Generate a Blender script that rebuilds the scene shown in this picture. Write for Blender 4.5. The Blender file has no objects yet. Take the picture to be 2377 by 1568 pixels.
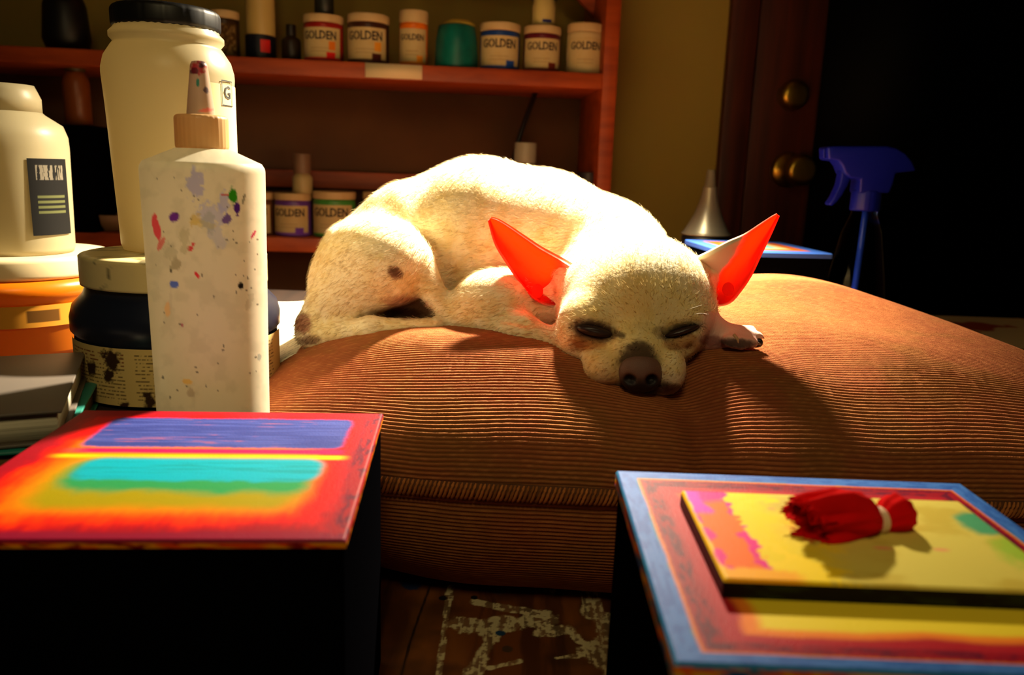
import bpy, bmesh, math, random
import numpy as np
from mathutils import Vector, Matrix

random.seed(7)
rng = np.random.default_rng(11)
scene = bpy.context.scene
COL = scene.collection

# ------------------------------------------------------------------ camera, light, exposure
W, H, FPX = 2377.0, 1568.0, 1849.0
PITCH, ROLL, CAMZ = math.radians(12.0), math.radians(2.0), 0.277      # bench top is z = 0
cam_d = bpy.data.cameras.new('camera')
cam = bpy.data.objects.new('camera', cam_d)
COL.objects.link(cam)
cam_d.sensor_width = 36.0
cam_d.lens = 36.0 * FPX / W
cam_d.clip_start = 0.01
cam_d.dof.use_dof = True
cam_d.dof.focus_distance = 0.53
cam_d.dof.aperture_fstop = 9.0
cF = Vector((0, math.cos(PITCH), -math.sin(PITCH)))
cR0 = Vector((1, 0, 0))
cU0 = Vector((0, math.sin(PITCH), math.cos(PITCH)))
cR = cR0 * math.cos(ROLL) + cU0 * math.sin(ROLL)
cU = -cR0 * math.sin(ROLL) + cU0 * math.cos(ROLL)
cam.matrix_world = Matrix(((cR.x, cU.x, -cF.x, 0), (cR.y, cU.y, -cF.y, 0), (cR.z, cU.z, -cF.z, CAMZ), (0, 0, 0, 1)))
scene.camera = cam

scene.view_settings.view_transform = 'Standard'
scene.view_settings.look = 'None'
scene.view_settings.gamma = 1.0
scene.view_settings.use_curve_mapping = False
scene.view_settings.exposure = 0.0

world = bpy.data.worlds.new('room_dark')
scene.world = world
world.use_nodes = True
world.node_tree.nodes['Background'].inputs[0].default_value = (1.0, 0.72, 0.38, 1)
world.node_tree.nodes['Background'].inputs[1].default_value = 0.012

LAMP = Vector((0.09, 0.85, 0.60))
AIM = Vector((-0.06, 0.76, 0.0))
sd = bpy.data.lights.new('lamp_bulb_light', 'SPOT')
sd.energy = 166.0
sd.color = (1.0, 0.84, 0.60)
sd.spot_size = math.radians(110)
sd.spot_blend = 1.0
sd.shadow_soft_size = 0.022
so = bpy.data.objects.new('lamp_bulb_light', sd)
so.location = LAMP
so.rotation_euler = (AIM - LAMP).to_track_quat('-Z', 'Y').to_euler()
COL.objects.link(so)

# a warm fill light added behind and above the camera, not a room lamp
rd = bpy.data.lights.new('fill_light', 'POINT')
rd.energy = 5.2
rd.color = (1.0, 0.78, 0.38)
rd.shadow_soft_size = 0.10
ro = bpy.data.objects.new('fill_light', rd)
ro.location = (-0.02, -0.12, 0.74)
COL.objects.link(ro)

# ------------------------------------------------------------------ pixel helpers
vF, vR, vU = np.array(cF), np.array(cR), np.array(cU)
CAM = np.array([0, 0, CAMZ])

def ray(px, py):
    return vF + (px - W / 2) / FPX * vR - (py - H / 2) / FPX * vU

def at(px, py, Y):
    d = ray(px, py)
    return CAM + d * (Y / d[1])

def pl(px, py, z=0.0):
    d = ray(px, py)
    return CAM + d * ((z - CAMZ) / d[2])

def vpl(px, py, p0, yaw):
    """where the pixel's ray meets an upright plane through p0, turned by yaw"""
    n = np.array([-math.sin(yaw), math.cos(yaw), 0.0])
    d = ray(px, py)
    return CAM + d * (np.dot(n, np.asarray(p0, float) - CAM) / np.dot(n, d))

def proj(P):
    q = np.asarray(P, float) - CAM
    w = q @ vF
    return W / 2 + FPX * (q @ vR) / w, H / 2 - FPX * (q @ vU) / w

def sz(npx, P):
    return npx * float((np.asarray(P) - CAM) @ vF) / FPX

# ------------------------------------------------------------------ general helpers
def lin(r, g=None, b=None):
    if g is None:
        r, g, b = r
    c = np.array([r, g, b], float) / 255.0
    return np.where(c <= 0.04045, c / 12.92, ((c + 0.055) / 1.055) ** 2.4)

def noise2(x, y, seed=0):
    """smooth value noise in 0..1"""
    r = np.random.default_rng(seed)
    T = r.random((256, 256))
    xi, yi = np.floor(x).astype(int), np.floor(y).astype(int)
    fx, fy = x - xi, y - yi
    fx, fy = fx * fx * (3 - 2 * fx), fy * fy * (3 - 2 * fy)
    a, b = T[xi % 256, yi % 256], T[(xi + 1) % 256, yi % 256]
    c, d = T[xi % 256, (yi + 1) % 256], T[(xi + 1) % 256, (yi + 1) % 256]
    return (a * (1 - fx) + b * fx) * (1 - fy) + (c * (1 - fx) + d * fx) * fy

def fbm(x, y, seed=0, o=4):
    s, a, t = 0, 1.0, 0
    for k in range(o):
        s = s + a * noise2(x * 2 ** k, y * 2 ** k, seed + k)
        t += a
        a *= 0.55
    return s / t

def sstep(a, b, x):
    t = np.clip((x - a) / (b - a), 0, 1)
    return t * t * (3 - 2 * t)

def mixc(c, col, m):
    return c * (1 - m[..., None]) + np.asarray(col) * m[..., None]

def segdist(x, y, a, b):
    a, b = np.asarray(a, float)[:2], np.asarray(b, float)[:2]
    d = b - a
    t = np.clip(((x - a[0]) * d[0] + (y - a[1]) * d[1]) / (d @ d + 1e-12), 0, 1)
    return np.hypot(x - a[0] - t * d[0], y - a[1] - t * d[1])

MATS = {}

def mat(name, rgb=None, rough=0.6, attr=False, metal=0.0, spec=0.5, translucent=None, tmix=0.0, bump=None, grain=None,
        transmission=0.0, sheen=0.0, sheen_tint=None, coat=0.0, emit=None, ior=1.45):
    if name in MATS:
        return MATS[name]
    m = bpy.data.materials.new(name)
    m.use_nodes = True
    nt = m.node_tree
    b = nt.nodes['Principled BSDF']
    out = nt.nodes['Material Output']
    if rgb is not None:
        b.inputs['Base Color'].default_value = (*lin(rgb), 1)
    b.inputs['Roughness'].default_value = rough
    b.inputs['Metallic'].default_value = metal
    b.inputs['Specular IOR Level'].default_value = spec
    b.inputs['IOR'].default_value = ior
    b.inputs['Transmission Weight'].default_value = transmission
    b.inputs['Coat Weight'].default_value = coat
    if sheen:
        b.inputs['Sheen Weight'].default_value = sheen
        b.inputs['Sheen Roughness'].default_value = 0.45
        if sheen_tint is not None:
            b.inputs['Sheen Tint'].default_value = (*lin(sheen_tint), 1)
    csrc = None
    if attr:
        a = nt.nodes.new('ShaderNodeAttribute')
        a.attribute_name = 'Col'
        csrc = a.outputs['Color']
        nt.links.new(csrc, b.inputs['Base Color'])
    if grain:                                    # (scale xyz, colour2, amount)
        tc = nt.nodes.new('ShaderNodeTexCoord')
        mp = nt.nodes.new('ShaderNodeMapping')
        mp.inputs['Scale'].default_value = grain[0]
        nz = nt.nodes.new('ShaderNodeTexNoise')
        nz.inputs['Scale'].default_value = 1.0
        nz.inputs['Detail'].default_value = 6
        mx = nt.nodes.new('ShaderNodeMix')
        mx.data_type = 'RGBA'
        rp = nt.nodes.new('ShaderNodeValToRGB')
        rp.color_ramp.elements[0].position = 0.35
        rp.color_ramp.elements[1].position = 0.68
        nt.links.new(tc.outputs['Object'], mp.inputs['Vector'])
        nt.links.new(mp.outputs['Vector'], nz.inputs['Vector'])
        nt.links.new(nz.outputs['Fac'], rp.inputs['Fac'])
        nt.links.new(rp.outputs['Color'], mx.inputs['Factor'])
        if csrc is not None:
            nt.links.new(csrc, mx.inputs['A'])
        else:
            mx.inputs['A'].default_value = (*lin(rgb), 1)
        mx.inputs['B'].default_value = (*lin(grain[1]), 1)
        csrc = mx.outputs['Result']
        nt.links.new(csrc, b.inputs['Base Color'])
    if bump:                                     # (scale xyz, strength, distance)
        tc = nt.nodes.new('ShaderNodeTexCoord')
        mp = nt.nodes.new('ShaderNodeMapping')
        mp.inputs['Scale'].default_value = bump[0]
        nz = nt.nodes.new('ShaderNodeTexNoise')
        nz.inputs['Scale'].default_value = 1.0
        nz.inputs['Detail'].default_value = 4
        bp = nt.nodes.new('ShaderNodeBump')
        bp.inputs['Strength'].default_value = bump[1]
        bp.inputs['Distance'].default_value = bump[2]
        nt.links.new(tc.outputs['Object'], mp.inputs['Vector'])
        nt.links.new(mp.outputs['Vector'], nz.inputs['Vector'])
        nt.links.new(nz.outputs['Fac'], bp.inputs['Height'])
        nt.links.new(bp.outputs['Normal'], b.inputs['Normal'])
    if emit:
        b.inputs['Emission Color'].default_value = (*lin(emit[0]), 1)
        b.inputs['Emission Strength'].default_value = emit[1]
    if tmix:
        t = nt.nodes.new('ShaderNodeBsdfTranslucent')
        if translucent is not None:
            t.inputs['Color'].default_value = (*lin(translucent), 1)
        elif csrc is not None:
            nt.links.new(csrc, t.inputs['Color'])
        ms = nt.nodes.new('ShaderNodeMixShader')
        if isinstance(tmix, str):
            ta = nt.nodes.new('ShaderNodeAttribute')
            ta.attribute_name = tmix
            nt.links.new(ta.outputs['Fac'], ms.inputs['Fac'])
        else:
            ms.inputs['Fac'].default_value = tmix
        nt.links.new(b.outputs[0], ms.inputs[1])
        nt.links.new(t.outputs[0], ms.inputs[2])
        nt.links.new(ms.outputs[0], out.inputs['Surface'])
    MATS[name] = m
    return m

WLOC = {}

def tag(o, label=None, cat=None, group=None, kind=None):
    for k, v in (('label', label), ('category', cat), ('group', group), ('kind', kind)):
        if v:
            o[k] = v
    return o

def thing(name, label, cat, loc, group=None):
    o = bpy.data.objects.new(name, None)
    o.empty_display_size = 0.02
    o.location = loc
    COL.objects.link(o)
    WLOC[o.name] = np.array(loc, float)
    return tag(o, label, cat, group)

def mesh_data(name, V, F, col=None, smooth=True, extra=None):
    me = bpy.data.meshes.new(name)
    V = np.asarray(V, np.float32)
    if isinstance(F, np.ndarray):
        n = F.shape[1]
        me.vertices.add(len(V))
        me.vertices.foreach_set('co', V.ravel())
        me.loops.add(F.size)
        me.loops.foreach_set('vertex_index', F.ravel().astype(np.int32))
        me.polygons.add(len(F))
        me.polygons.foreach_set('loop_start', np.arange(0, F.size, n, dtype=np.int32))
        me.update(calc_edges=True)
    else:
        me.from_pydata([tuple(map(float, v)) for v in V], [], F)
        me.update()
    me.polygons.foreach_set('use_smooth', np.full(len(me.polygons), bool(smooth)))
    if col is not None:
        ca = me.color_attributes.new('Col', 'FLOAT_COLOR', 'POINT')
        c4 = np.ones((len(V), 4), np.float32)
        c4[:, :3] = np.broadcast_to(col, (len(V), 3))
        ca.data.foreach_set('color', c4.ravel())
    if extra is not None:
        for k, v in extra.items():
            at_ = me.attributes.new(k, 'FLOAT', 'POINT')
            at_.data.foreach_set('value', np.asarray(v, np.float32))
    return me

def part(name, V, F, m, parent=None, col=None, smooth=True, extra=None, label=None):
    """one mesh object, vertices given in world space"""
    V = np.asarray(V, float)
    base = WLOC[parent.name] if parent is not None else np.zeros(3)
    me = mesh_data(name, V - base, F, col, smooth, extra)
    me.materials.append(m)
    o = bpy.data.objects.new(name, me)
    COL.objects.link(o)
    if parent is not None:
        o.parent = parent
    WLOC[o.name] = base
    if label:
        o['label'] = label
    return o

def grid_faces(nu, nv, wrap_u=False, wrap_v=False):
    iu = np.arange(nu if wrap_u else nu - 1)
    iv = np.arange(nv if wrap_v else nv - 1)
    a, b = np.meshgrid(iu, iv, indexing='ij')
    a, b = a.ravel(), b.ravel()
    a2, b2 = (a + 1) % nu, (b + 1) % nv
    return np.stack([a * nv + b, a2 * nv + b, a2 * nv + b2, a * nv + b2], 1)

def box(x0, x1, y0, y1, z0, z1, bev=0.0, rot=0.0, about=None, seg=2):
    bm = bmesh.new()
    bmesh.ops.create_cube(bm, size=1.0)
    for v in bm.verts:
        v.co = Vector(((x0 + x1) / 2 + v.co.x * (x1 - x0), (y0 + y1) / 2 + v.co.y * (y1 - y0), (z0 + z1) / 2 + v.co.z * (z1 - z0)))
    if bev > 0:
        bmesh.ops.bevel(bm, geom=list(bm.edges), offset=bev, segments=seg, affect='EDGES', profile=0.5)
    if rot:
        c = Vector(about) if about is not None else Vector(((x0 + x1) / 2, (y0 + y1) / 2, 0))
        bmesh.ops.rotate(bm, verts=bm.verts, cent=c, matrix=Matrix.Rotation(rot, 3, 'Z'))
    bm.verts.index_update()
    V = np.array([v.co for v in bm.verts])
    F = [[v.index for v in f.verts] for f in bm.faces]
    bm.free()
    return V, F

def lathe(prof, c, seg=48, cap0=True, cap1=True, fold=None):
    """prof: list of (radius, z); c: world xy and base z"""
    prof = [(max(r, 1e-5), z) for r, z in prof]
    a = np.linspace(0, 2 * math.pi, seg, endpoint=False)
    V = []
    for r, z in prof:
        rr = r if fold is None else r * fold(a, z)
        V.append(np.stack([c[0] + rr * np.cos(a), c[1] + rr * np.sin(a), np.full(seg, c[2] + z)], 1))
    V = np.concatenate(V)
    F = grid_faces(len(prof), seg, False, True)[:, ::-1].tolist()
    if cap0:
        F.append(list(range(seg))[::-1])
    if cap1:
        n = (len(prof) - 1) * seg
        F.append(list(range(n, n + seg)))
    return V, F

def rounded(r, z0, z1, b, n=4):
    """profile of a drum with rounded edges"""
    p = [(0.0001, z0)]
    for k in range(n + 1):
        t = k / n * math.pi / 2
        p.append((r - b + b * math.sin(t), z0 + b - b * math.cos(t)))
    for k in range(n + 1):
        t = k / n * math.pi / 2
        p.append((r - b + b * math.cos(t), z1 - b + b * math.sin(t)))
    p.append((0.0001, z1))
    return p

def tube(pts, rad, seg=10, closed=False):
    pts = np.asarray(pts, float)
    n = len(pts)
    rad = np.broadcast_to(rad, (n,))
    T = np.gradient(pts, axis=0)
    if closed:
        T = np.roll(pts, -1, 0) - np.roll(pts, 1, 0)
    T /= np.linalg.norm(T, axis=1)[:, None]
    up = np.array([0.13, 0.21, 0.97])
    A = np.cross(T, up)
    A /= np.linalg.norm(A, axis=1)[:, None]
    B = np.cross(T, A)
    a = np.linspace(0, 2 * math.pi, seg, endpoint=False)
    V = pts[:, None] + rad[:, None, None] * (np.cos(a)[None, :, None] * A[:, None] + np.sin(a)[None, :, None] * B[:, None])
    F = grid_faces(n, seg, closed, True).tolist()
    if not closed:
        F.append(list(range(seg)))
        F.append(list(range((n - 1) * seg, n * seg))[::-1])
    return V.reshape(-1, 3), F

def spline(P, n):
    """Catmull-Rom through the points"""
    P = np.asarray(P, float)
    Q = np.vstack([2 * P[0] - P[1], P, 2 * P[-1] - P[-2]])
    u = np.linspace(0, len(P) - 1 - 1e-9, n)
    i = u.astype(int)
    t = (u - i)[:, None]
    p0, p1, p2, p3 = Q[i], Q[i + 1], Q[i + 2], Q[i + 3]
    return 0.5 * ((2 * p1) + (-p0 + p2) * t + (2 * p0 - 5 * p1 + 4 * p2 - p3) * t * t + (-p0 + 3 * p1 - 3 * p2 + p3) * t ** 3)

def extrude_outline(P2, thick, to_world):
    """P2: outline in a plane; to_world(u, v, w) places it"""
    n = len(P2)
    V = [to_world(u, v, -thick / 2) for u, v in P2] + [to_world(u, v, thick / 2) for u, v in P2]
    F = [list(range(n)), list(range(2 * n - 1, n - 1, -1))]
    for i in range(n):
        j = (i + 1) % n
        F.append([j, i, n + i, n + j])
    return np.array(V), F

def text_mesh(s, size, bold=0.0):
    cu = bpy.data.curves.new('lettering', 'FONT')
    cu.body = s
    cu.size = size
    cu.align_x = 'CENTER'
    cu.align_y = 'CENTER'
    cu.offset = bold
    cu.resolution_u = 2
    o = bpy.data.objects.new('lettering_tmp', cu)
    COL.objects.link(o)
    dg = bpy.context.evaluated_depsgraph_get()
    dg.update()
    me = bpy.data.meshes.new_from_object(o.evaluated_get(dg))
    V = np.array([v.co for v in me.vertices])
    F = [list(p.vertices) for p in me.polygons]
    bpy.data.objects.remove(o)
    bpy.data.curves.remove(cu)
    bpy.data.meshes.remove(me)
    return V, F

def drum_patch(c, r, a0, a1, z0, z1, na, nz):
    """patch on an upright drum round c; angle 0 faces the camera (-y), positive to the right"""
    a = np.linspace(a0, a1, na)
    z = np.linspace(z0, z1, nz)
    A, Z = np.meshgrid(a, z, indexing='ij')
    V = np.stack([c[0] + r * np.sin(A), c[1] - r * np.cos(A), c[2] + Z], -1)
    return V.reshape(-1, 3), grid_faces(na, nz), A.ravel(), Z.ravel()

def bend(V, c, r, z, a0=0.0):
    """wrap flat lettering round a drum"""
    A = V[:, 0] / r + a0
    return np.stack([c[0] + r * np.sin(A), c[1] - r * np.cos(A), c[2] + z + V[:, 1]], 1)

# ------------------------------------------------------------------ materials
M_cream_plastic = mat('cream_plastic', (232, 214, 170), 0.45, tmix=0.12, translucent=(240, 215, 160))
M_white_plastic = mat('milky_plastic', (186, 176, 142), 0.4, tmix=0.35, translucent=(214, 196, 150))
M_black = mat('black_satin', (7, 7, 9), 0.45)
M_black_box = mat('black_box_paint', (5, 5, 7), 1.0, spec=0.0)
M_label = mat('printed_label', attr=True, rough=0.75, spec=0.15)
M_ink = mat('black_ink', (14, 12, 12), 0.6)
M_paper = mat('paper', attr=True, rough=0.8)
M_paint = mat('painted_canvas', attr=True, rough=0.45, spec=0.14, bump=((1400, 1400, 1400), 0.35, 0.0006))
M_shelf = mat('orange_stained_pine', (168, 70, 16), 0.5, grain=((9, 60, 60), (130, 46, 8), 1))
M_wall = mat('cream_wall', (178, 154, 70), 0.85, bump=((40, 40, 40), 0.2, 0.004))
M_brownboard = mat('brown_hardboard', (104, 70, 42), 0.75, grain=((7, 7, 7), (86, 56, 34), 1))
M_doorwood = mat('dark_red_door_wood', (84, 30, 12), 0.5, grain=((60, 60, 4), (52, 16, 6), 1))
M_brass = mat('aged_brass', (178, 140, 52), 0.32, metal=1.0)
M_steel = mat('dull_steel', (150, 142, 118), 0.36, metal=0.6)
M_floor = mat('floor_boards', (60, 42, 28), 0.7, grain=((3, 30, 30), (42, 28, 18), 1))

# ------------------------------------------------------------------ the room
SH_YAW = math.radians(5.67)
SH_P0 = at(970, 165, 1.30)
def sh(px, py, back=0.0):
    """point on the shelf's front plane (or `back` metres behind it)"""
    return vpl(px, py, SH_P0 + np.array([-math.sin(SH_YAW), math.cos(SH_YAW), 0]) * back, SH_YAW)
ux = np.array([math.cos(SH_YAW), math.sin(SH_YAW), 0.0])
uy = np.array([-math.sin(SH_YAW), math.cos(SH_YAW), 0.0])

def shelf_frame(s, b, z):
    """s along the shelf from SH_P0, b behind the front, z height"""
    p = SH_P0 + ux * s + uy * b
    return np.array([p[0], p[1], z])

def sbox(s0, s1, b0, b1, z0, z1, bev=0.0):
    V, F = box(s0, s1, b0, b1, z0, z1, bev)
    o = np.array([SH_P0[0], SH_P0[1], 0.0])
    return np.stack([o[0] + V[:, 0] * ux[0] + V[:, 1] * uy[0], o[1] + V[:, 0] * ux[1] + V[:, 1] * uy[1], V[:, 2]], 1), F

def s_of(px, py, back=0.0):
    p = sh(px, py, back)
    return float((p - SH_P0) @ ux), float(p[2])

WALLB = 0.27
o = part('wall_back', *sbox(-1.9, 2.2, WALLB, WALLB + 0.06, -0.75, 1.75), M_wall)
tag(o, kind='structure')
o = part('floor', *box(-2.0, 2.4, -1.2, 2.2, -0.79, -0.75), M_floor)
tag(o, kind='structure')
o = part('ceiling', *box(-2.0, 2.4, -1.2, 2.2, 1.75, 1.80), mat('ceiling_paint', (150, 132, 84), 0.9))
tag(o, kind='structure')

# door with casing
sA, _ = s_of(1672, 250, WALLB)
sB, _ = s_of(1737, 250, WALLB)
sC, _ = s_of(1893, 250, WALLB)
tr = part('trim_1', *sbox(sA, sB - 0.002, WALLB - 0.022, WALLB, -0.75, 1.5, 0.003), M_doorwood)
tag(tr, kind='structure')
door = thing('door_1', 'dark red wooden door with brass knob and deadbolt beside dark glass', 'door', shelf_frame(sB, WALLB, -0.75))
door['kind'] = 'structure'
part('stile', *sbox(sB + 0.003, sC, WALLB - 0.012, WALLB, -0.74, 1.45, 0.002), M_doorwood, door)
part('stile', *sbox(sC + 0.60, sC + 0.75, WALLB - 0.012, WALLB, -0.74, 1.45, 0.002), M_doorwood, door)
part('rail', *sbox(sC, sC + 0.60, WALLB - 0.012, WALLB, -0.74, -0.15, 0.002), M_doorwood, door)
part('rail', *sbox(sC, sC + 0.60, WALLB - 0.012, WALLB, 1.25, 1.45, 0.002), M_doorwood, door)
part('pane', *sbox(sC, sC + 0.60, WALLB - 0.006, WALLB - 0.001, -0.15, 1.25), mat('night_glass', (2, 2, 4), 0.5, spec=0.05), door, label='black night-dark glass pane')

def axis_lathe(prof, c, axis, seg=32):
    V, F = lathe(prof, (0, 0, 0), seg)
    q = Vector((0, 0, 1)).rotation_difference(Vector(axis)).to_matrix()
    return V @ np.array(q).T + np.asarray(c), F

kz = -uy
c = sh(1836, 222, WALLB - 0.012)
r = sz(34, c)
part('deadbolt', *axis_lathe([(0.0001, 0), (r, 0), (r, 0.012), (r * 0.92, 0.022), (r * 0.6, 0.026), (0.0001, 0.027)], c, kz), M_brass, door, label='round brass deadbolt')
c = sh(1826, 395, WALLB - 0.012)
r = sz(40, c)
kn = part('knob', *axis_lathe([(0.0001, 0), (r, 0), (r, 0.006), (r * 0.85, 0.011), (r * 0.42, 0.014), (r * 0.40, 0.035), (r * 0.62, 0.042),
                           (r * 0.86, 0.052), (r * 0.88, 0.064), (r * 0.74, 0.072), (r * 0.55, 0.075), (0.0001, 0.073)], c, kz), M_brass, door, label='brass door knob')

# ------------------------------------------------------------------ shelf unit
sR0, _ = s_of(1404, 300)
sR1, _ = s_of(1438, 100)
_, zU = s_of(970, 150)          # upper board top
_, zU1 = s_of(970, 188)
_, zL = s_of(690, 553)
_, zL1 = s_of(690, 586)
_, zT = s_of(1100, 2)
unit = thing('wooden_shelf_unit', 'orange stained wooden shelf unit holding paint jars against the back wall', 'shelf', shelf_frame(0, 0.1, -0.75))
DEP = 0.20
part('upright', *sbox(sR1 - 0.024, sR1, 0, DEP, -0.75, 0.95, 0.0015), M_shelf, unit)
part('upright', *sbox(-1.25, -1.226, 0, DEP, -0.75, 0.95, 0.0015), M_shelf, unit)
for za, zb in ((zU, zU1), (zL, zL1), (zT + 0.10, zT + 0.078), (-0.25, -0.272)):
    part('shelf_board', *sbox(-1.226, sR1 - 0.024, 0.001, DEP, zb, za, 0.0015), M_shelf, unit)
part('back_panel', *sbox(-1.226, sR1 - 0.024, DEP - 0.006, DEP, zL, zU1), M_brownboard, unit, label='dark brown hardboard back of the middle bay')
part('back_panel', *sbox(-1.226, sR1 - 0.024, DEP - 0.006, DEP, -0.25, zL1), M_brownboard, unit)
part('rail', *sbox(-1.226, sR1 - 0.024, DEP - 0.03, DEP - 0.008, zL + 0.075, zL + 0.105, 0.001), M_shelf, unit)
Vb, Fb = extrude_outline([(0, 0), (-0.075, 0.0), (0, -0.075)], 0.014, lambda u, v, w: shelf_frame(sR1 - 0.025 + u, 0.10 + w, zT + 0.077 + v))
part('corner_brace', Vb, Fb, M_shelf, unit, smooth=False)
p0, p1 = s_of(848, 166), s_of(980, 178)
part('shelf_tag', *sbox(p0[0], p1[0], -0.0016, 0.0008, zU1 + 0.002, zU - 0.001), mat('tag_paper', (226, 206, 164), 0.8), unit, label='blank white paper tag on the board edge')

M_lid = mat('jar_lid', (196, 170, 122), 0.55)

def paint_jar(px0, px1, py0, py1, paint, label, zbase, letters='GOLDEN', swatch=None, swatch2=None, group=None, lidh=0.17, back=0.0, lab=(196, 176, 128), top_label=None):
    cx = (px0 + px1) / 2
    P = sh(cx, (py0 + py1) / 2, 0.05 + back)
    r = sz((px1 - px0) / 2, P)
    h = sz(py1 - py0, P) * 0.97
    c = (P[0], P[1], zbase)
    t = thing('paint_jar', label, 'jar', c, group)
    mp = mat('jar_paint_%d_%d_%d' % paint, paint, 0.35)
    hl = h * (1 - lidh)
    part('body', *lathe(rounded(r * 0.97, 0, hl, r * 0.10), c, 40), mp, t)
    lidp = rounded(r * 0.99, hl, h, r * 0.06)
    ld = part('lid', *lathe(lidp, c, 72, fold=lambda a, z: 1 + 0.006 * np.sign(np.sin(a * 36))), M_lid, t)
    z0, z1 = h * 0.06, hl * 0.86
    V, F, A, Z = drum_patch(c, r * 0.985, -1.15, 1.15, z0, z1, 40, 30)
    col = np.broadcast_to(lin(lab), (len(V), 3)).copy()
    zz = (Z - z0) / (z1 - z0)
    n = fbm(A * 6 + px0, zz * 9, 5)
    col = mixc(col, lin(190, 160, 100), 0.35 * sstep(0.45, 0.75, n))
    lines = (np.sin(zz * 60) > 0.3) & (np.abs(A) < 0.5) & (zz < 0.40) & (zz > 0.16)
    col = mixc(col, lin(150, 125, 85), 0.5 * lines)
    if swatch is not None:
        m = (A > 0.35) & (A < 0.85) & (zz < 0.22)
        col = mixc(col, lin(swatch), 1.0 * m)
        col = mixc(col, lin(swatch), 0.9 * (zz < 0.05))
    if swatch2 is not None:
        m = (A > 0.45) & (A < 0.8) & (zz > 0.3) & (zz < 0.58)
        col = mixc(col, lin(swatch2), 1.0 * m)
    lb = part('label', V, F, M_label, t, col=col, label='cream printed label')
    if letters:
        tv, tf = text_mesh(letters, r * 0.62, 0.018 * r)
        wd = tv[:, 0].max() - tv[:, 0].min()
        tv = tv * (1.75 * r / wd) * np.array([1, 1.25, 1])
        part('lettering', bend(tv, c, r * 0.99, z0 + (z1 - z0) * 0.74), tf, M_ink, lb, smooth=False)
    return t, c, r, h

G1 = 'paint jars on the upper shelf'
paint_jar(705, 798, 40, 148, (150, 26, 18), 'white lidded paint jar with bright red band on the upper shelf', zU, swatch=(220, 30, 24), swatch2=(220, 120, 30), group=G1)
paint_jar(806, 904, 36, 150, (58, 26, 14), 'white lidded paint jar with dark brown band above the shelf tag', zU, swatch=(70, 26, 16), swatch2=(222, 150, 40), group=G1)
paint_jar(926, 994, 26, 154, (226, 116, 18), 'narrow tall orange paint jar with cream lid on the upper shelf', zU, lidh=0.22, swatch=(226, 140, 24), group=G1)
paint_jar(1113, 1208, 50, 158, (24, 60, 132), 'white lidded paint jar with blue band beside the teal cup', zU, swatch=(30, 70, 160), group=G1)
tj, cj, rj, hj = paint_jar(1214, 1302, 58, 164, (92, 16, 36), 'cream lidded paint jar with maroon band and small bottle on top', zU, swatch=(110, 36, 20), group=G1)
paint_jar(1314, 1400, 52, 168, (200, 180, 130), 'plain white paint jar without coloured band next to the shelf upright', zU, swatch2=None, group=G1)
G2 = 'paint jars on the lower shelf'
paint_jar(638, 724, 448, 549, (98, 58, 152), 'white lidded paint jar with purple bands on the lower shelf', zL, swatch=(110, 60, 170), group=G2)
paint_jar(727, 826, 447, 554, (66, 140, 60), 'white lidded paint jar with green bands on the lower shelf', zL, swatch=(70, 150, 50), group=G2)
paint_jar(842, 936, 448, 556, (60, 44, 96), 'white lidded jar with dark violet band half hidden by the dog', zL, group=G2, letters=None)
paint_jar(560, 636, 448, 549, (96, 60, 30), 'dim brown banded paint jar half hidden by the squeeze bottle', zL, group=G2)
paint_jar(488, 556, 34, 142, (54, 34, 12), 'dim cream lidded jar with dark body beside the black capped jar', zU, letters=None, lab=(70, 48, 20), group=G1)

# teal cup
P = sh(1060, 105, 0.05)
r = sz(51, P)
h = sz(110, P)
cupm = mat('teal_dripped_paint', (8, 118, 108), 0.4, grain=((40, 40, 20), (4, 84, 78), 1))
cup = thing('painted_cup', 'teal paint covered cup with yellow top on the upper shelf', 'cup', (P[0], P[1], zU))
part('body', *lathe([(0.0001, 0), (r * 0.98, 0), (r, 0.004), (r * 0.93, h * 0.55), (r * 0.84, h * 0.86), (r * 0.78, h * 0.88), (r * 0.74, h * 0.82), (0.0001, h * 0.80)],
                    (P[0], P[1], zU), 40, fold=lambda a, z: 1 + 0.02 * np.sin(a * 3 + z * 90)), cupm, cup)
part('dried_paint', *lathe([(0.0001, h * 0.70), (r * 0.70, h * 0.70), (r * 0.66, h * 0.92), (r * 0.4, h * 1.0), (0.0001, h * 1.02)], (P[0] + r * 0.1, P[1], zU), 24,
                    fold=lambda a, z: 1 + 0.12 * np.sin(a * 2 + 1)), mat('dried_yellow_paint', (206, 180, 70), 0.6), cup)

def small_bottle(px, w, py0, py1, zbase, body_rgb, cap_rgb, label, back=0.05, neck=0.42, capf=0.3, name='small_bottle', patch=None):
    P = sh(px, (py0 + py1) / 2, back)
    r = sz(w / 2, P)
    h = sz(py1 - py0, P)
    c = (P[0], P[1], zbase)
    t = thing(name, label, 'bottle', c)
    hb = h * (1 - capf)
    part('body', *lathe([(0.0001, 0), (r * 0.92, 0), (r, r * 0.1), (r, hb * 0.78), (r * 0.9, hb * 0.88), (r * neck * 1.05, hb), (r * neck, hb + 0.0005), (0.0001, hb + 0.001)], c, 32),
         mat('bottle_%d_%d_%d' % body_rgb, body_rgb, 0.4), t)
    part('cap', *lathe(rounded(r * neck * 1.25, hb, h, r * 0.06), c, 32), mat('cap_%d_%d_%d' % cap_rgb, cap_rgb, 0.45), t)
    if patch:
        V, F, A, Z = drum_patch(c, r * 1.012, patch[0], patch[1], hb * patch[2], hb * patch[3], 12, 4)
        part('label', V, F, mat('patch_%d_%d_%d' % patch[4], patch[4], 0.5), t)
    return t, c, r, h

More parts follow.
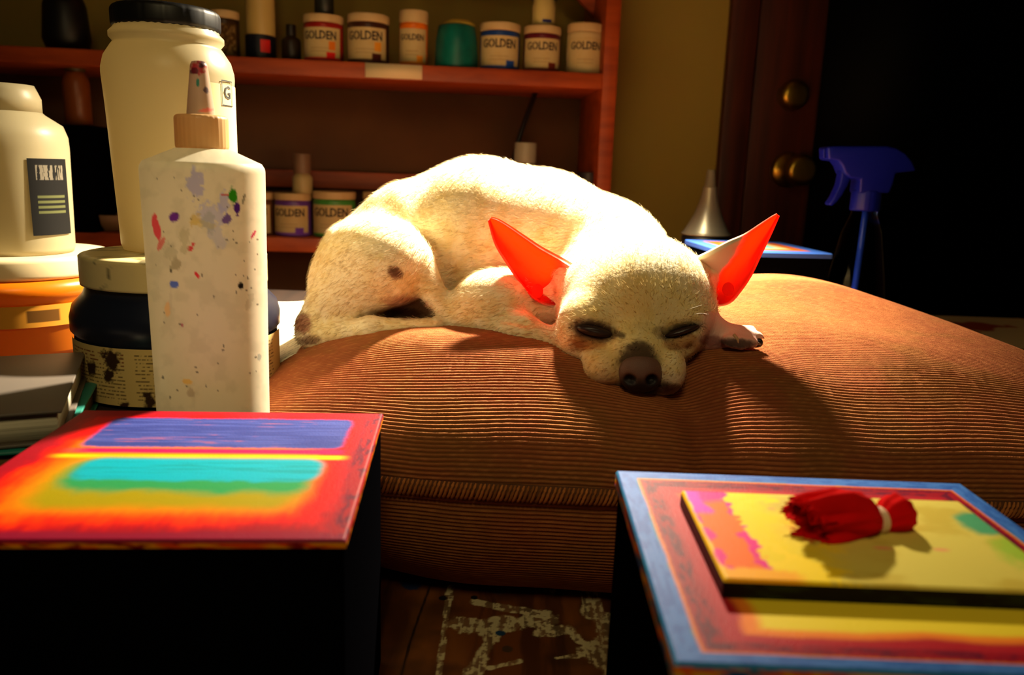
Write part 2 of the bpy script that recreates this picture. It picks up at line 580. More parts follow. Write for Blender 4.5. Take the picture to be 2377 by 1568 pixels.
small_bottle(604, 66, -95, 140, zU, (188, 164, 96), (40, 30, 20), 'tall cream bottle with navy base and red square on the upper shelf', neck=0.7, capf=0.12)
t_, c_, r_, h_ = None, None, None, None
P = sh(604, 60, 0.05)
r = sz(34.5, P)
tb = [o for o in bpy.data.objects if o.name.startswith('small_bottle')][0]
part('navy_base', *lathe(rounded(r, 0.0005, sz(56, P), 0.002), (P[0], P[1], zU), 32), mat('navy_band', (10, 16, 34), 0.5), tb)
V, F, A, Z = drum_patch((P[0], P[1], zU), r * 1.012, 0.28, 0.95, sz(16, P), sz(44, P), 8, 3)
part('red_square', V, F, mat('red_print', (206, 22, 22), 0.5), tb)
small_bottle(752, 44, -60, 30, zU + sz(107, SH_P0), (28, 30, 26), (12, 12, 12), 'dark bottle standing on the red banded jar', neck=0.9, capf=0.2)
small_bottle(1263, 54, -45, 58, cj[2] + hj, (196, 178, 110), (14, 14, 20), 'small cream bottle standing on the maroon banded jar', neck=0.9, capf=0.42, patch=(-0.1, 0.75, 0.12, 0.24, (36, 40, 120)))
small_bottle(676, 44, 62, 145, zU, (36, 26, 18), (20, 14, 10), 'short dark brown bottle between navy base and red banded jar')
small_bottle(702, 46, 362, 452, zL + sz(103, SH_P0), (176, 160, 112), (120, 92, 70), 'little clear capped bottle standing on the purple banded jar', neck=0.7, capf=0.5)
small_bottle(1216, 66, 335, 560, zL, (96, 84, 66), (150, 146, 128), 'pale capped bottle standing behind the back of the dog', neck=0.62, capf=0.2)
small_bottle(1362, 50, 398, 560, zL, (24, 24, 46), (34, 32, 40), 'dark blue bottle beside the right shelf upright', neck=0.8, capf=0.25)
# black cable in the middle bay
pts = spline([sh(1243, 214, 0.12), sh(1226, 262, 0.10), sh(1208, 312, 0.09), sh(1195, 362, 0.09), sh(1188, 420, 0.09), sh(1186, 553, 0.09)], 40)
pts[-1][2] = zL + 0.004
pts[0][2] = zU1 - 0.001
tag(part('black_cable', *tube(pts, 0.0042, 10), M_black), 'black cable hanging from the underside of the upper shelf', 'cable')

# left end of the shelves: dim odds and ends
P0_ = sh(246, 455, 0.10)
tag(part('cream_card', *sbox(*(s_of(214, 455, 0.10)[0], s_of(300, 455, 0.10)[0]), 0.10, 0.104, zL, zL + sz(150, P0_), 0.0005), mat('card', (176, 156, 100), 0.8)),
    'blank cream card standing upright on the lower shelf behind the black capped jar', 'card')
P = sh(262, 520, 0.05)
r = sz(52, P)
tag(part('shallow_dish', *lathe([(0.0001, 0), (r * 0.5, 0), (r * 0.85, 0.012), (r, 0.026), (r * 0.97, 0.027), (r * 0.8, 0.014), (0.0001, 0.006)], (P[0], P[1], zL), 40),
         mat('clay_dish', (130, 100, 70), 0.6)), 'shallow brown dish on the lower shelf left of the black capped jar', 'dish')
small_bottle(180, 58, 165, 320, zU - sz(165, SH_P0), (120, 60, 14), (70, 58, 24), 'amber bottle in the dark bay left of the black capped jar', neck=0.6, capf=0.22, name='amber_bottle')
P = sh(214, 320, 0.05)
o = part('block', *sbox(s_of(120, 300)[0], s_of(206, 300)[0], 0.0, 0.12, zL, zU - sz(165, SH_P0), 0.002), M_black_box)
o.name = 'black_box'
tag(o, 'plain black box on the lower shelf under the amber bottle', 'box')
P = sh(150, 20, 0.07)
tag(part('dark_pot', *lathe([(0.0001, 0), (0.028, 0), (0.035, 0.02), (0.031, 0.07), (0.026, 0.085), (0.0001, 0.085)], (P[0], P[1], zU), 32), M_black),
    'rounded black pot on the left end of the upper shelf', 'pot')

# ------------------------------------------------------------------ workbench
def bench_top():
    xs = np.unique(np.concatenate([np.linspace(-0.95, -0.16, 24), np.linspace(-0.16, 0.17, 380), np.linspace(0.17, 1.05, 26)]))
    ys = np.unique(np.concatenate([np.linspace(0.13, 0.30, 20), np.linspace(0.30, 0.52, 300), np.linspace(0.52, 1.20, 24)]))
    X, Y = np.meshgrid(xs, ys, indexing='ij')
    x, y = X.ravel(), Y.ravel()
    g = fbm(x * 160 + 3 * fbm(x * 20, y * 14, 3), y * 9, 21)
    g2 = fbm(x * 40, y * 5, 22)
    col = lin(112, 60, 22)[None] * np.ones((len(x), 1))
    col = mixc(col, lin(64, 30, 12), sstep(0.42, 0.7, g) * 0.8)
    col = mixc(col, lin(146, 88, 34), sstep(0.5, 0.75, g2) * 0.6)
    col = mixc(col, lin(40, 22, 12), sstep(0.52, 0.75, fbm(x * 25, y * 25, 40)) * 0.6)
    cream = lin(208, 196, 152)
    rag = fbm(x * 300, y * 300, 31)
    rag2 = fbm(x * 90, y * 60, 33)
    rag3 = fbm(x * 420, y * 60, 34)
    def stroke(pts, wpx, thr=0.55, c=cream, a=1.0):
        nonlocal col
        q = [pl(*p) for p in pts]
        d = np.full(len(x), 9.0)
        for i in range(len(q) - 1):
            d = np.minimum(d, segdist(x, y, q[i], q[i + 1]))
        w = sz(wpx, q[0])
        m = sstep(1.05, 0.75, d / w + (rag2 - 0.5) * 1.3 + (rag - 0.5) * 0.5) * (1 - 0.85 * sstep(thr - 0.08, thr + 0.05, 0.5 * rag3 + 0.5 * rag + (thr - 0.5)))
        col = mixc(col, c, a * m)
    stroke([(1046, 1362), (1038, 1410), (1033, 1450), (1028, 1500), (1018, 1568)], 7, 0.2)
    stroke([(1064, 1448), (1120, 1456), (1180, 1450), (1270, 1436)], 32, 0.47)
    stroke([(1100, 1398), (1190, 1416), (1272, 1430)], 14, 0.5)
    stroke([(1150, 1468), (1120, 1520), (1098, 1568)], 18, 0.5)
    stroke([(1260, 1470), (1320, 1462)], 22, 0.52)
    stroke([(1370, 1362), (1380, 1395), (1372, 1425)], 22, 0.5)
    stroke([(1408, 1440), (1425, 1500), (1440, 1568)], 30, 0.45)
    stroke([(1375, 1510), (1420, 1560)], 34, 0.5)
    stroke([(1138, 1552), (1206, 1536)], 9, 0.42)
    stroke([(1292, 1528), (1340, 1524)], 9, 0.45)
    stroke([(1272, 1356), (1276, 1376)], 14, 0.5)
    stroke([(1330, 1470), (1345, 1490)], 12, 0.5)
    for px, py, rp, c in ((1162, 1471, 12, (20, 60, 96)), (1158, 1373, 15, (70, 62, 66)), (1178, 1508, 14, (70, 50, 36)), (1102, 1388, 9, (10, 10, 12)), (1028, 1389, 12, (22, 18, 20)), (955, 1358, 26, (26, 44, 84))):
        q = pl(px, py)
        d = np.hypot(x - q[0], (y - q[1]) * 1.0)
        w = sz(rp, q)
        col = mixc(col, lin(c), sstep(1.1, 0.8, d / w + (rag - 0.5) * 0.5))
    col = mixc(col, lin(14, 10, 8), sstep(0.0012, 0.0004, np.abs(x - pl(985, 1400)[0] + 0.004 * np.sin(y * 20))) * 0.9)
    V = np.stack([x, y, np.zeros_like(x)], 1)
    F = grid_faces(len(xs), len(ys))
    return V, F, col

BX0, BX1, BY0, BY1 = -0.95, 1.05, 0.13, 1.20
bench = thing('workbench', 'brown wooden workbench top smeared with cream paint under the cushion', 'table', (0.05, 0.66, -0.75))
M_bench = mat('paint_smeared_wood', attr=True, rough=0.55, bump=((300, 40, 40), 0.4, 0.001))
V, F, c = bench_top()
part('worktop', V, F, M_bench, bench, col=c)
part('core', *box(BX0, BX1, BY0, BY1, -0.03, -0.0004), mat('bench_core', (84, 50, 24), 0.7), bench)
for lx in (BX0 + 0.05, BX1 - 0.05):
    for ly in (BY0 + 0.08, BY1 - 0.06):
        part('leg', *box(lx - 0.03, lx + 0.03, ly - 0.03, ly + 0.03, -0.75, -0.03), mat('bench_core', (84, 50, 24), 0.7), bench)

# riser box behind the left canvas
RZ = 0.116
riser = tag(part('wooden_box', *box(-0.62, -0.205, 0.40, 1.0, 0.0, RZ, 0.002), mat('dark_wood_box', (44, 28, 18), 0.7, grain=((30, 4, 30), (26, 16, 10), 1))),
            'low dark wooden box under the bottles behind the red painting', 'box')

# ------------------------------------------------------------------ cushion
XC, XA = 0.135, 0.332
YF, YB = 0.437, 0.865
ZS = 0.092
HT, HB = 0.078, 0.086
RIB = 0.0029

def pillow_top(x, y):
    u = np.clip((x - XC) / XA, -1, 1)
    yc, ya = (YF + YB) / 2, (YB - YF) / 2
    v = np.clip((y - yc) / ya, -1, 1)
    T = np.sqrt(np.clip((1 - np.abs(u) ** 3.6) * (1 - np.abs(v) ** 2.6), 0, 1))
    z = ZS + HT * T
    z = z + T * 0.024 * np.exp(-((x - 0.25) ** 2 / 0.12 ** 2 + (y - 0.74) ** 2 / 0.09 ** 2))
    z = z - T * 0.010 * np.exp(-((x + 0.0) ** 2 / 0.13 ** 2 + (y - 0.66) ** 2 / 0.06 ** 2))
    # hollow the head lies in, and the fold running down to the front
    z = z - T * 0.016 * np.exp(-((x - 0.088) ** 2 / 0.030 ** 2 + (y - 0.515) ** 2 / 0.05 ** 2))
    fx = 0.112 + (0.50 - y) * 0.30
    z = z - T * 0.013 * np.exp(-((x - fx) / 0.020) ** 2) * np.exp(-((y - 0.46) / 0.07) ** 2)
    z = z + T * 0.006 * np.exp(-((x - fx - 0.055) / 0.030) ** 2) * np.exp(-((y - 0.48) / 0.06) ** 2)
    z = z + T * 0.005 * np.exp(-((x + 0.05) / 0.07) ** 2) * np.exp(-((y - 0.53) / 0.04) ** 2)
    z = z + T * 0.0022 * np.sin(x * 31 + y * 9) * np.sin(y * 23 + 1.0 + x * 7)
    return z

def pillow_bot(x, y):
    u = np.clip((x - XC) / XA, -1, 1)
    yc, ya = (YF + YB) / 2, (YB - YF) / 2
    v = np.clip((y - yc) / ya, -1, 1)
    T = np.sqrt(np.clip((1 - np.abs(u) ** 3.6) * (1 - np.abs(v) ** 2.6), 0, 1))
    z = ZS - 0.135 * T + 0.0015 * np.sin(x * 60) * T
    return 0.004 + 0.5 * ((z - 0.004) + np.sqrt((z - 0.004) ** 2 + 0.006 ** 2))

def panel(fn, nx, smax, per, side):
    """cross-sections from the front seam, resampled by arc length, with cord ridges"""
    xs = XC + XA * np.sin(np.linspace(-math.pi / 2, math.pi / 2, nx)) * 0.997
    vv = np.concatenate([-np.cos(np.linspace(0, math.pi, 1500))])
    yc, ya = (YF + YB) / 2, (YB - YF) / 2
    rows = []
    for x in xs:
        ue = abs((x - XC) / XA)
        yaa = ya * (1 - 0.9 * ue ** 4) ** 0.25
        y = yc + yaa * vv
        z = fn(np.full_like(y, x), yc + ya * vv)
        s = np.concatenate([[0], np.cumsum(np.hypot(np.diff(y), np.diff(z)))])
        rows.append((y, z, s))
    L = max(r[2][-1] for r in rows)
    n_f = int(min(L, smax) / RIB * per)
    sf = np.linspace(0, min(L, smax), n_f)
    t = np.concatenate([sf / L, np.linspace(min(L, smax) / L, 1, 60)[1:]]) if smax < L else sf / L
    Y = np.stack([np.interp(t * r[2][-1], r[2], r[0]) for r in rows])
    Z = np.stack([np.interp(t * r[2][-1], r[2], r[1]) for r in rows])
    X = np.repeat(xs[:, None], len(t), 1)
    S = np.stack([t * r[2][-1] for r in rows])
    if side > 0:
        fxs = 0.127 - 0.22 * S
        fall = np.exp(-(S / 0.085) ** 2) * sstep(0.0, 0.012, S)
        Y = Y + 0.013 * np.exp(-((X - fxs) / 0.013) ** 2) * fall
        Y = Y - 0.006 * np.exp(-((X - fxs - 0.040) / 0.022) ** 2) * fall
        Y = Y + 0.0035 * np.sin(X * 46 + 0.6) * np.exp(-((S - 0.05) / 0.05) ** 2)
        Z = Z - 0.006 * np.exp(-((X - fxs) / 0.016) ** 2) * fall
    # normals of the cross-section
    ty, tz = np.gradient(Y, axis=1), np.gradient(Z, axis=1)
    ln = np.hypot(ty, tz) + 1e-9
    ny, nz = -tz / ln, ty / ln
    if side < 0:
        ny, nz = -ny, -nz
    wob = 0.35 * (noise2(X * 38, t[None] * 30 + 0 * X, 51) - 0.5) + 0.12 * (noise2(X * 400, S / RIB * 0.5, 52) - 0.5)
    ph = (t[None] * L / RIB + wob) * 2 * math.pi
    rib = 0.5 + 0.5 * np.cos(ph)
    bead = 0.5 + 0.5 * np.sin(X * 2 * math.pi / 0.0021 + np.floor(ph / (2 * math.pi) + 0.5) * 2.4)
    fade = sstep(0, 0.004, S) * np.where(t * L < smax, 1.0, 0.0)[None]
    hgt = 0.00085 * (rib ** 0.8 - 0.5) * fade
    Y2, Z2 = Y + ny * hgt, Z + nz * hgt
    V = np.stack([X, Y2, np.maximum(Z2, 0.0006)], -1).reshape(-1, 3)
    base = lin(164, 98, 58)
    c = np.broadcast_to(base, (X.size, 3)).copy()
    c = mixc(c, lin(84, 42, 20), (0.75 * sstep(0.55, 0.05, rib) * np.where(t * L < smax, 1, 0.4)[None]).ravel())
    c = mixc(c, lin(136, 74, 48), 0.6 * sstep(0.4, 0.7, fbm(X * 14, S * 14, 61)).ravel())
    c = mixc(c, lin(120, 92, 44), 0.35 * sstep(0.5, 0.75, fbm(X * 22, S * 22, 66)).ravel())
    c = mixc(c, lin(206, 140, 84), 0.35 * (rib * bead).ravel() * sstep(0.4, 0.7, noise2(X * 300, S * 300, 63)).ravel())
    F = grid_faces(X.shape[0], X.shape[1])
    if side > 0:
        F = F[:, ::-1]
    return V, F[:, ::-1], c

M_cord = mat('brown_corduroy', attr=True, rough=0.95, spec=0.1, sheen=0.12, sheen_tint=(220, 150, 90), bump=((1500, 1500, 1500), 0.5, 0.0008))
cush = thing('cushion', 'brown ribbed corduroy floor cushion the dog sleeps on', 'cushion', (XC, 0.65, 0.0))
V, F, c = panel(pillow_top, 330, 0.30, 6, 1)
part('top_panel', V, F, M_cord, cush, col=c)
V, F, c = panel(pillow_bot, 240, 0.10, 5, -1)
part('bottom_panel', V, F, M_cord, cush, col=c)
# the seam welt: short slanting cords side by side round the front
yc_, ya_ = (YF + YB) / 2, (YB - YF) / 2
xs = XC + XA * np.sin(np.linspace(-math.pi / 2, math.pi / 2, 300)) * 0.995
front = np.stack([xs, yc_ - ya_ * (1 - 0.9 * np.abs((xs - XC) / XA) ** 4) ** 0.25 - 0.001, np.full_like(xs, ZS)], 1)
part('seam_piping', *tube(front, 0.0042, 10), mat('piping_cloth', (96, 58, 30), 0.95), cush)
cl, cf, cc = [], [], []
xk = -0.19
k = 0
while xk < 0.44:
    yk = yc_ - ya_ * (1 - 0.9 * abs((xk - XC) / XA) ** 4) ** 0.25
    a = np.linspace(-1.15, 0.9, 6)
    lean = 0.0022
    q = np.stack([xk + lean * (a + 1) * 0.9 + 0.0002 * rng.normal(), yk - 0.001 - 0.0046 * np.cos(a), ZS + 0.0062 * np.sin(a)], 1)
    v, f = tube(q, 0.00095 * np.array([0.6, 1, 1.1, 1.1, 1, 0.6]), 6)
    cf += [[i + len(cl) * len(v) for i in ff] for ff in f]
    cl.append(v)
    cc.append(np.broadcast_to(lin(178, 112, 58) * rng.uniform(0.55, 1.15), (len(v), 3)))
    xk += 0.0026 * rng.uniform(0.92, 1.08)
sw = part('seam_cord', np.concatenate(cl), cf, M_cord, cush, col=np.concatenate(cc))
sw['kind'] = 'stuff'

# ------------------------------------------------------------------ paintings and their black boxes
def canvas(name, label, corners, z, th, colour, edge_colour, n=260, m=M_paint):
    """corners: back-left, back-right, front-left (xy) of a square panel lying flat, top at z"""
    BL, BR, FL = [np.array(q[:2], float) for q in corners]
    e1, e2 = BR - BL, BL - FL
    t = thing(name, label, 'painting', (*(FL + e1 / 2 + e2 / 2), z - th))
    s = np.linspace(0, 1, n)
    S, Tt = np.meshgrid(s, s, indexing='ij')
    P = FL[None, None] + S[..., None] * e1 + Tt[..., None] * e2
    rad = 0.0011
    L1, L2 = np.linalg.norm(e1), np.linalg.norm(e2)
    d = np.minimum(np.minimum(S, 1 - S) * L1, np.minimum(Tt, 1 - Tt) * L2)
    zz = z - np.where(d < rad, rad - np.sqrt(np.maximum(rad ** 2 - (rad - d) ** 2, 0)), 0)
    V = np.concatenate([P, zz[..., None]], -1).reshape(-1, 3)
    part('painted_face', V, grid_faces(n, n), m, t, col=colour(S.ravel(), Tt.ravel(), L1, L2))
    # painted edges, a band round the panel
    ring = []
    for a, b in ((FL, FL + e1), (FL + e1, BR), (BR, BL), (BL, FL)):
        ring.append(a[None] + np.linspace(0, 1, 80)[:-1, None] * (b - a))
    ring = np.concatenate(ring)
    zs = np.linspace(z - rad, z - th, 6)
    V = np.concatenate([np.concatenate([ring, np.full((len(ring), 1), q)], 1) for q in zs])
    u = np.tile(np.arange(len(ring)) / len(ring), len(zs))
    w = np.repeat(np.linspace(0, 1, len(zs)), len(ring))
    part('painted_edge', V, grid_faces(len(zs), len(ring), False, True), m, t, col=edge_colour(u, w))
    under = np.array([[*FL, z - th], [*(FL + e1), z - th], [*BR, z - th], [*BL, z - th]])
    part('backing', under, [[3, 2, 1, 0]], M_black_box, t)
    return t, FL, e1, e2

def inv(FL, e1, e2):
    A = np.linalg.inv(np.stack([e1, e2], 1))
    return lambda px, py, z: A @ (pl(px, py, z)[:2] - FL)

ZC = 0.147
# left painting
lBL, lBR = pl(200, 948, ZC), pl(890, 960, ZC)
d1 = (lBR - lBL)[:2]
d1 = d1 / np.linalg.norm(d1)
lang = math.atan2(d1[1], d1[0])
lang = 0.5 * (lang + math.atan2(*( (pl(822, 1253, ZC) - lBR)[:2] * np.array([1, 1]))[[0, 1]] * np.array([1, -1])))
e1u = np.array([math.cos(lang), math.sin(lang)])
e2u = np.array([-math.sin(lang), math.cos(lang)])
LW, LD = 0.1535, 0.1475
lBR2 = lBR[:2]
lBL2 = lBR2 - e1u * LW
lFL2 = lBL2 - e2u * LD
STL = inv(lFL2, e1u * LW, e2u * LD)

def rrect(s, t, s0, s1, t0, t1, r, soft, n):
    cx, cy, hx, hy = (s0 + s1) / 2, (t0 + t1) / 2, (s1 - s0) / 2, (t1 - t0) / 2
    qx, qy = np.abs(s - cx) - hx + r, np.abs(t - cy) - hy + r
    d = np.hypot(np.maximum(qx, 0), np.maximum(qy, 0)) + np.minimum(np.maximum(qx, qy), 0) - r
    return sstep(soft, -soft, d + n)

def col_left(s, t, L1, L2):
    n = fbm(s * 7, t * 7, 71)
    streak = fbm(s * 6, t * 90, 72)
    weave = fbm(s * 90, t * 20, 73)
    fine = fbm(s * 160, t * 160, 74)
    b = np.minimum(np.minimum(s, 1 - s), np.minimum(t, 1 - t) * 1.0)
    c = np.broadcast_to(lin(150, 10, 30), (len(s), 3)).copy()
    c = mixc(c, lin(92, 12, 44), sstep(0.50, 0.66, weave) * sstep(0.09, 0.02, 1 - s + 0.05 * (fine - .5)))
    c = mixc(c, lin(208, 8, 12), sstep(0.035, 0.10, b + 0.09 * (n - 0.5) + 0.04 * (weave - .5)))
    c = mixc(c, lin(232, 62, 4), sstep(0.06, 0.14, b + 0.08 * (n - 0.5) + 0.05 * (weave - .5) - 0.05 * sstep(.7, 1, s) - 0.10 * sstep(0.66, 0.8, t)))
    c = mixc(c, lin(236, 116, 2), sstep(0.11, 0.20, b + 0.10 * (n - 0.5) + 0.05 * (weave - .5) - 0.02 * sstep(.7, 1, s) - 0.14 * sstep(0.66, 0.8, t)))
    c = mixc(c, lin(126, 14, 50), sstep(0.055, 0.02, t + 0.05 * (streak - .5)) * 0.8)
    # measured features
    a0, a1 = STL(250, 1063, ZC), STL(745, 1072, ZC)
    f1 = STL(500, 1165, ZC)
    tb = a0[1]
    # yellow and pink lines between the bars
    c = mixc(c, lin(255, 196, 10), sstep(0.026, 0.004, np.abs(t - tb - 0.014) + 0.012 * (streak - .5)) * sstep(0.08, 0.14, s) * sstep(0.95, 0.90, s))
    c = mixc(c, lin(240, 16, 84), sstep(0.026, 0.012, np.abs(t - tb - 0.062)) * sstep(0.08, 0.2, s) * sstep(0.93, 0.90, s))
    g = rrect(s, t, 0.15, 0.865, f1[1] - 0.05, tb - 0.004, 0.10, 0.05, 0.07 * (n - .5))
    c = mixc(c, lin(130, 140, 6), g * 0.85)
    g = rrect(s, t, 0.20, 0.86, f1[1] + 0.05, tb - 0.004, 0.06, 0.035, 0.10 * (n - .5) * sstep(tb - .05, tb - .2, t))
    c = mixc(c, lin(40, 140, 80), g)
    g = rrect(s, t, 0.22, 0.872, f1[1] + 0.14, tb - 0.004, 0.05, 0.018, 0.20 * (n - .5) * sstep(tb - .1, tb - .25, t))
    c = mixc(c, lin(2, 160, 186), g)
    c = mixc(c, lin(10, 130, 130), g * sstep(0.5, 0.7, streak) * 0.6)
    b0, b1 = STL(300, 972, ZC), STL(500, 1040, ZC)
    g = rrect(s, t, 0.135, 0.905, b1[1], b0[1] + 0.01, 0.03, 0.012, 0.02 * (n - .5) + 0.012 * (fine - .5))
    blue = mixc(np.broadcast_to(lin(50, 60, 132), (len(s), 3)).copy(), lin(70, 82, 160), sstep(0.4, 0.7, streak) * 0.8)
    blue = mixc(blue, lin(190, 90, 60), sstep(0.66, 0.74, streak) * sstep(.45, .6, n) * 0.5)
    c = c * (1 - g[:, None]) + blue * g[:, None]
    return c

def edge_left(u, w):
    n = fbm(u * 60, w * 2, 81)
    c = np.broadcast_to(lin(235, 70, 10), (len(u), 3)).copy()
    c = mixc(c, lin(240, 150, 10), sstep(0.45, 0.6, n))
    c = mixc(c, lin(130, 20, 20), sstep(0.55, 0.65, fbm(u * 90 + 5, w, 82)))
    return c

canvas('square_painting', 'red bordered abstract painting with blue and turquoise bars lying flat', (lBL2, lBR2, lFL2), ZC, 0.0032, col_left, edge_left)

def plinth(label, FL, e1, e2, z1, inset=0.0012, ext=0.0):
    u1, u2 = e1 / np.linalg.norm(e1), e2 / np.linalg.norm(e2)
    a = FL + u1 * inset + u2 * inset
    b = FL + e1 - u1 * inset + u2 * inset
    c = FL + e1 + e2 - u1 * inset - u2 * inset
    d = FL + e2 + u1 * inset - u2 * inset
    w, h = np.linalg.norm(b - a), np.linalg.norm(d - a)
    V, F = box(0, w, 0, h, 0.0, z1, 0.0015)
    V = np.stack([a[0] + V[:, 0] * u1[0] + V[:, 1] * u2[0], a[1] + V[:, 0] * u1[1] + V[:, 1] * u2[1], V[:, 2]], 1)
    return tag(part('black_box', V, F, M_black_box, smooth=False), label, 'box')

plinth('tall black box holding up the red bordered painting', lFL2, e1u * LW, e2u * LD, ZC - 0.0032)

# right painting
rBL, rBR = pl(1430, 1092, ZC)[:2], pl(2230, 1122, ZC)[:2]
rFL = pl(1581, 1540, ZC)[:2]
rw = np.linalg.norm(rBR - rBL)
ra = math.atan2(*(rBR - rBL)[::-1])
r1, r2 = np.array([math.cos(ra), math.sin(ra)]), np.array([-math.sin(ra), math.cos(ra)])
rd_ = float((rBL - rFL) @ r2)
rFL = rBL - r2 * rd_

STR = inv(rFL, r1 * rw, r2 * rd_)

def col_right(s, t, L1, L2):
    n = fbm(s * 8, t * 8, 91)
    weave = fbm(s * 30, t * 110, 92)
    weave2 = fbm(s * 110, t * 26, 95)
    fine = fbm(s * 170, t * 170, 93)
    iB, iF = STR(1482, 1112, ZC), STR(1655, 1515, ZC)
    b = np.minimum(np.minimum(s, 1 - s) * 0.1 / iB[0], np.minimum((1 - t) * 0.1 / (1 - iB[1]), t * 0.1 / iF[1])) + 0.008 * (n - .5)
    vert = np.minimum(s, 1 - s) < np.minimum(t, 1 - t)
    wv = np.where(vert, weave2, weave)
    c = np.broadcast_to(lin(62, 112, 190), (len(s), 3)).copy()
    c = mixc(c, lin(38, 84, 166), sstep(0.4, 0.65, wv) * 0.8)
    c = mixc(c, lin(24, 118, 160), sstep(0.012, 0.002, b))
    c = mixc(c, lin(40, 130, 130), sstep(0.085, 0.092, b) * sstep(.5, .6, n))
    c = mixc(c, lin(220, 120, 40), sstep(0.092, 0.098, b))
    c = mixc(c, lin(150, 10, 32), sstep(0.100, 0.112, b + 0.01 * (fine - .5)))
    c = mixc(c, lin(186, 34, 46), sstep(0.15, 0.22, b + 0.06 * (n - .5) + 0.08 * (wv - .5)) * 0.7)
    c = mixc(c, lin(84, 10, 44), 0.85 * sstep(0.44, 0.56, wv + 0.25 * (n - .5)) * sstep(0.11, 0.13, b) * sstep(0.205, 0.17, b))
    c = mixc(c, lin(240, 130, 40), sstep(0.25, 0.30, b + 0.05 * (n - .5)))
    c = mixc(c, lin(236, 210, 50), sstep(0.31, 0.37, b + 0.04 * (n - .5)))
    return c

def edge_right(u, w):
    n = fbm(u * 70, w * 3, 96)
    c = np.broadcast_to(lin(30, 110, 140), (len(u), 3)).copy()
    c = mixc(c, lin(240, 90, 20), sstep(0.46, 0.52, n))
    c = mixc(c, lin(236, 180, 20), sstep(0.60, 0.64, n))
    c = mixc(c, lin(30, 70, 150), sstep(0.38, 0.32, n))
    return c

canvas('square_painting', 'blue bordered painting with red inner frame under the yellow canvas', (rBL, rBR, rFL), ZC, 0.007, col_right, edge_right)
plinth('tall black box holding up the blue bordered painting', rFL, r1 * rw, r2 * rd_, ZC - 0.007)

# small yellow canvas on top
YT = 0.0068
ZY = ZC + YT
yBL, yBR = pl(1581, 1138, ZY)[:2], pl(2226, 1163, ZY)[:2]
yw = np.linalg.norm(yBR - yBL)
yFL0 = pl(1697, 1345, ZY)[:2]
ya2 = math.atan2(*(yBR - yBL)[::-1])
y1u, y2u = np.array([math.cos(ya2), math.sin(ya2)]), np.array([-math.sin(ya2), math.cos(ya2)])
yd = float((yBL - yFL0) @ y2u)
yFL = yBL - y2u * yd
STY = inv(yFL, y1u * yw, y2u * yd)

def col_yellow(s, t, L1, L2):
    n = fbm(s * 6, t * 6, 101)
    n2 = fbm(s * 16, t * 9, 102)
    c = np.broadcast_to(lin(222, 206, 96), (len(s), 3)).copy()
    c = mixc(c, lin(208, 186, 76), sstep(0.45, 0.65, n))
    c = mixc(c, lin(240, 212, 10), sstep(0.40, 0.22, s + 0.25 * (n - .5)))
    c = mixc(c, lin(250, 216, 30), sstep(0.55, 0.62, n2) * sstep(0.5, 0.3, s))
    edge = 0.150 + 0.10 * (n2 - .5) + 0.05 * (n - .5)
    c = mixc(c, lin(232, 24, 140), sstep(edge + 0.004, edge - 0.004, s))
    om = np.abs(s - 0.055 - 0.035 * (1 - t)) + 0.16 * (n2 - .5)
    c = mixc(c, lin(246, 110, 2), sstep(0.062, 0.052, om) * sstep(0.90, 0.82, t + 0.2 * (n - .5)))
    c = mixc(c, lin(206, 50, 196), sstep(0.075, 0.06, s + 0.10 * (n - .5)) * sstep(0.66, 0.74, t))
    c = mixc(c, lin(252, 176, 20), sstep(0.13, 0.09, t + .14 * (n2 - .5)) * sstep(0.26, 0.2, s))
    c = mixc(c, lin(252, 196, 20), sstep(0.016, 0.008, s + 0.02 * (n2 - .5)))
    g = rrect(s, t, 0.90, 1.1, 0.55, 0.86, 0.1, 0.03, 0.15 * (n - .5))
    c = mixc(c, lin(30, 160, 120), g * 0.9)
    g = rrect(s, t, 0.93, 1.1, 0.15, 0.55, 0.1, 0.05, 0.15 * (n2 - .5))
    c = mixc(c, lin(150, 200, 60), g * 0.8)
    for px, py, rr in ((2185, 1277, 0.03), (2050, 1273, 0.035), (1790, 1182, 0.016)):
        q = STY(px, py, ZY)
        c = mixc(c, lin(240, 150, 110), sstep(1.2, 0.5, np.hypot((s - q[0]), (t - q[1]) * 1.6) / rr) * 0.8)
    return c

def edge_yellow(u, w):
    n = fbm(u * 40, w * 3, 106)
    c = np.broadcast_to(lin(20, 16, 14), (len(u), 3)).copy()
    c = mixc(c, lin(70, 24, 18), sstep(0.45, 0.6, n) * sstep(0.7, 0.76, u))
    c = mixc(c, lin(40, 50, 20), sstep(0.55, 0.62, n) * 0.6)
    return c

canvas('small_canvas', 'small yellow canvas with pink and orange left strip lying on the blue bordered painting', (yBL, yBR, yFL), ZY, YT - 0.0004, col_yellow, edge_yellow, 200)

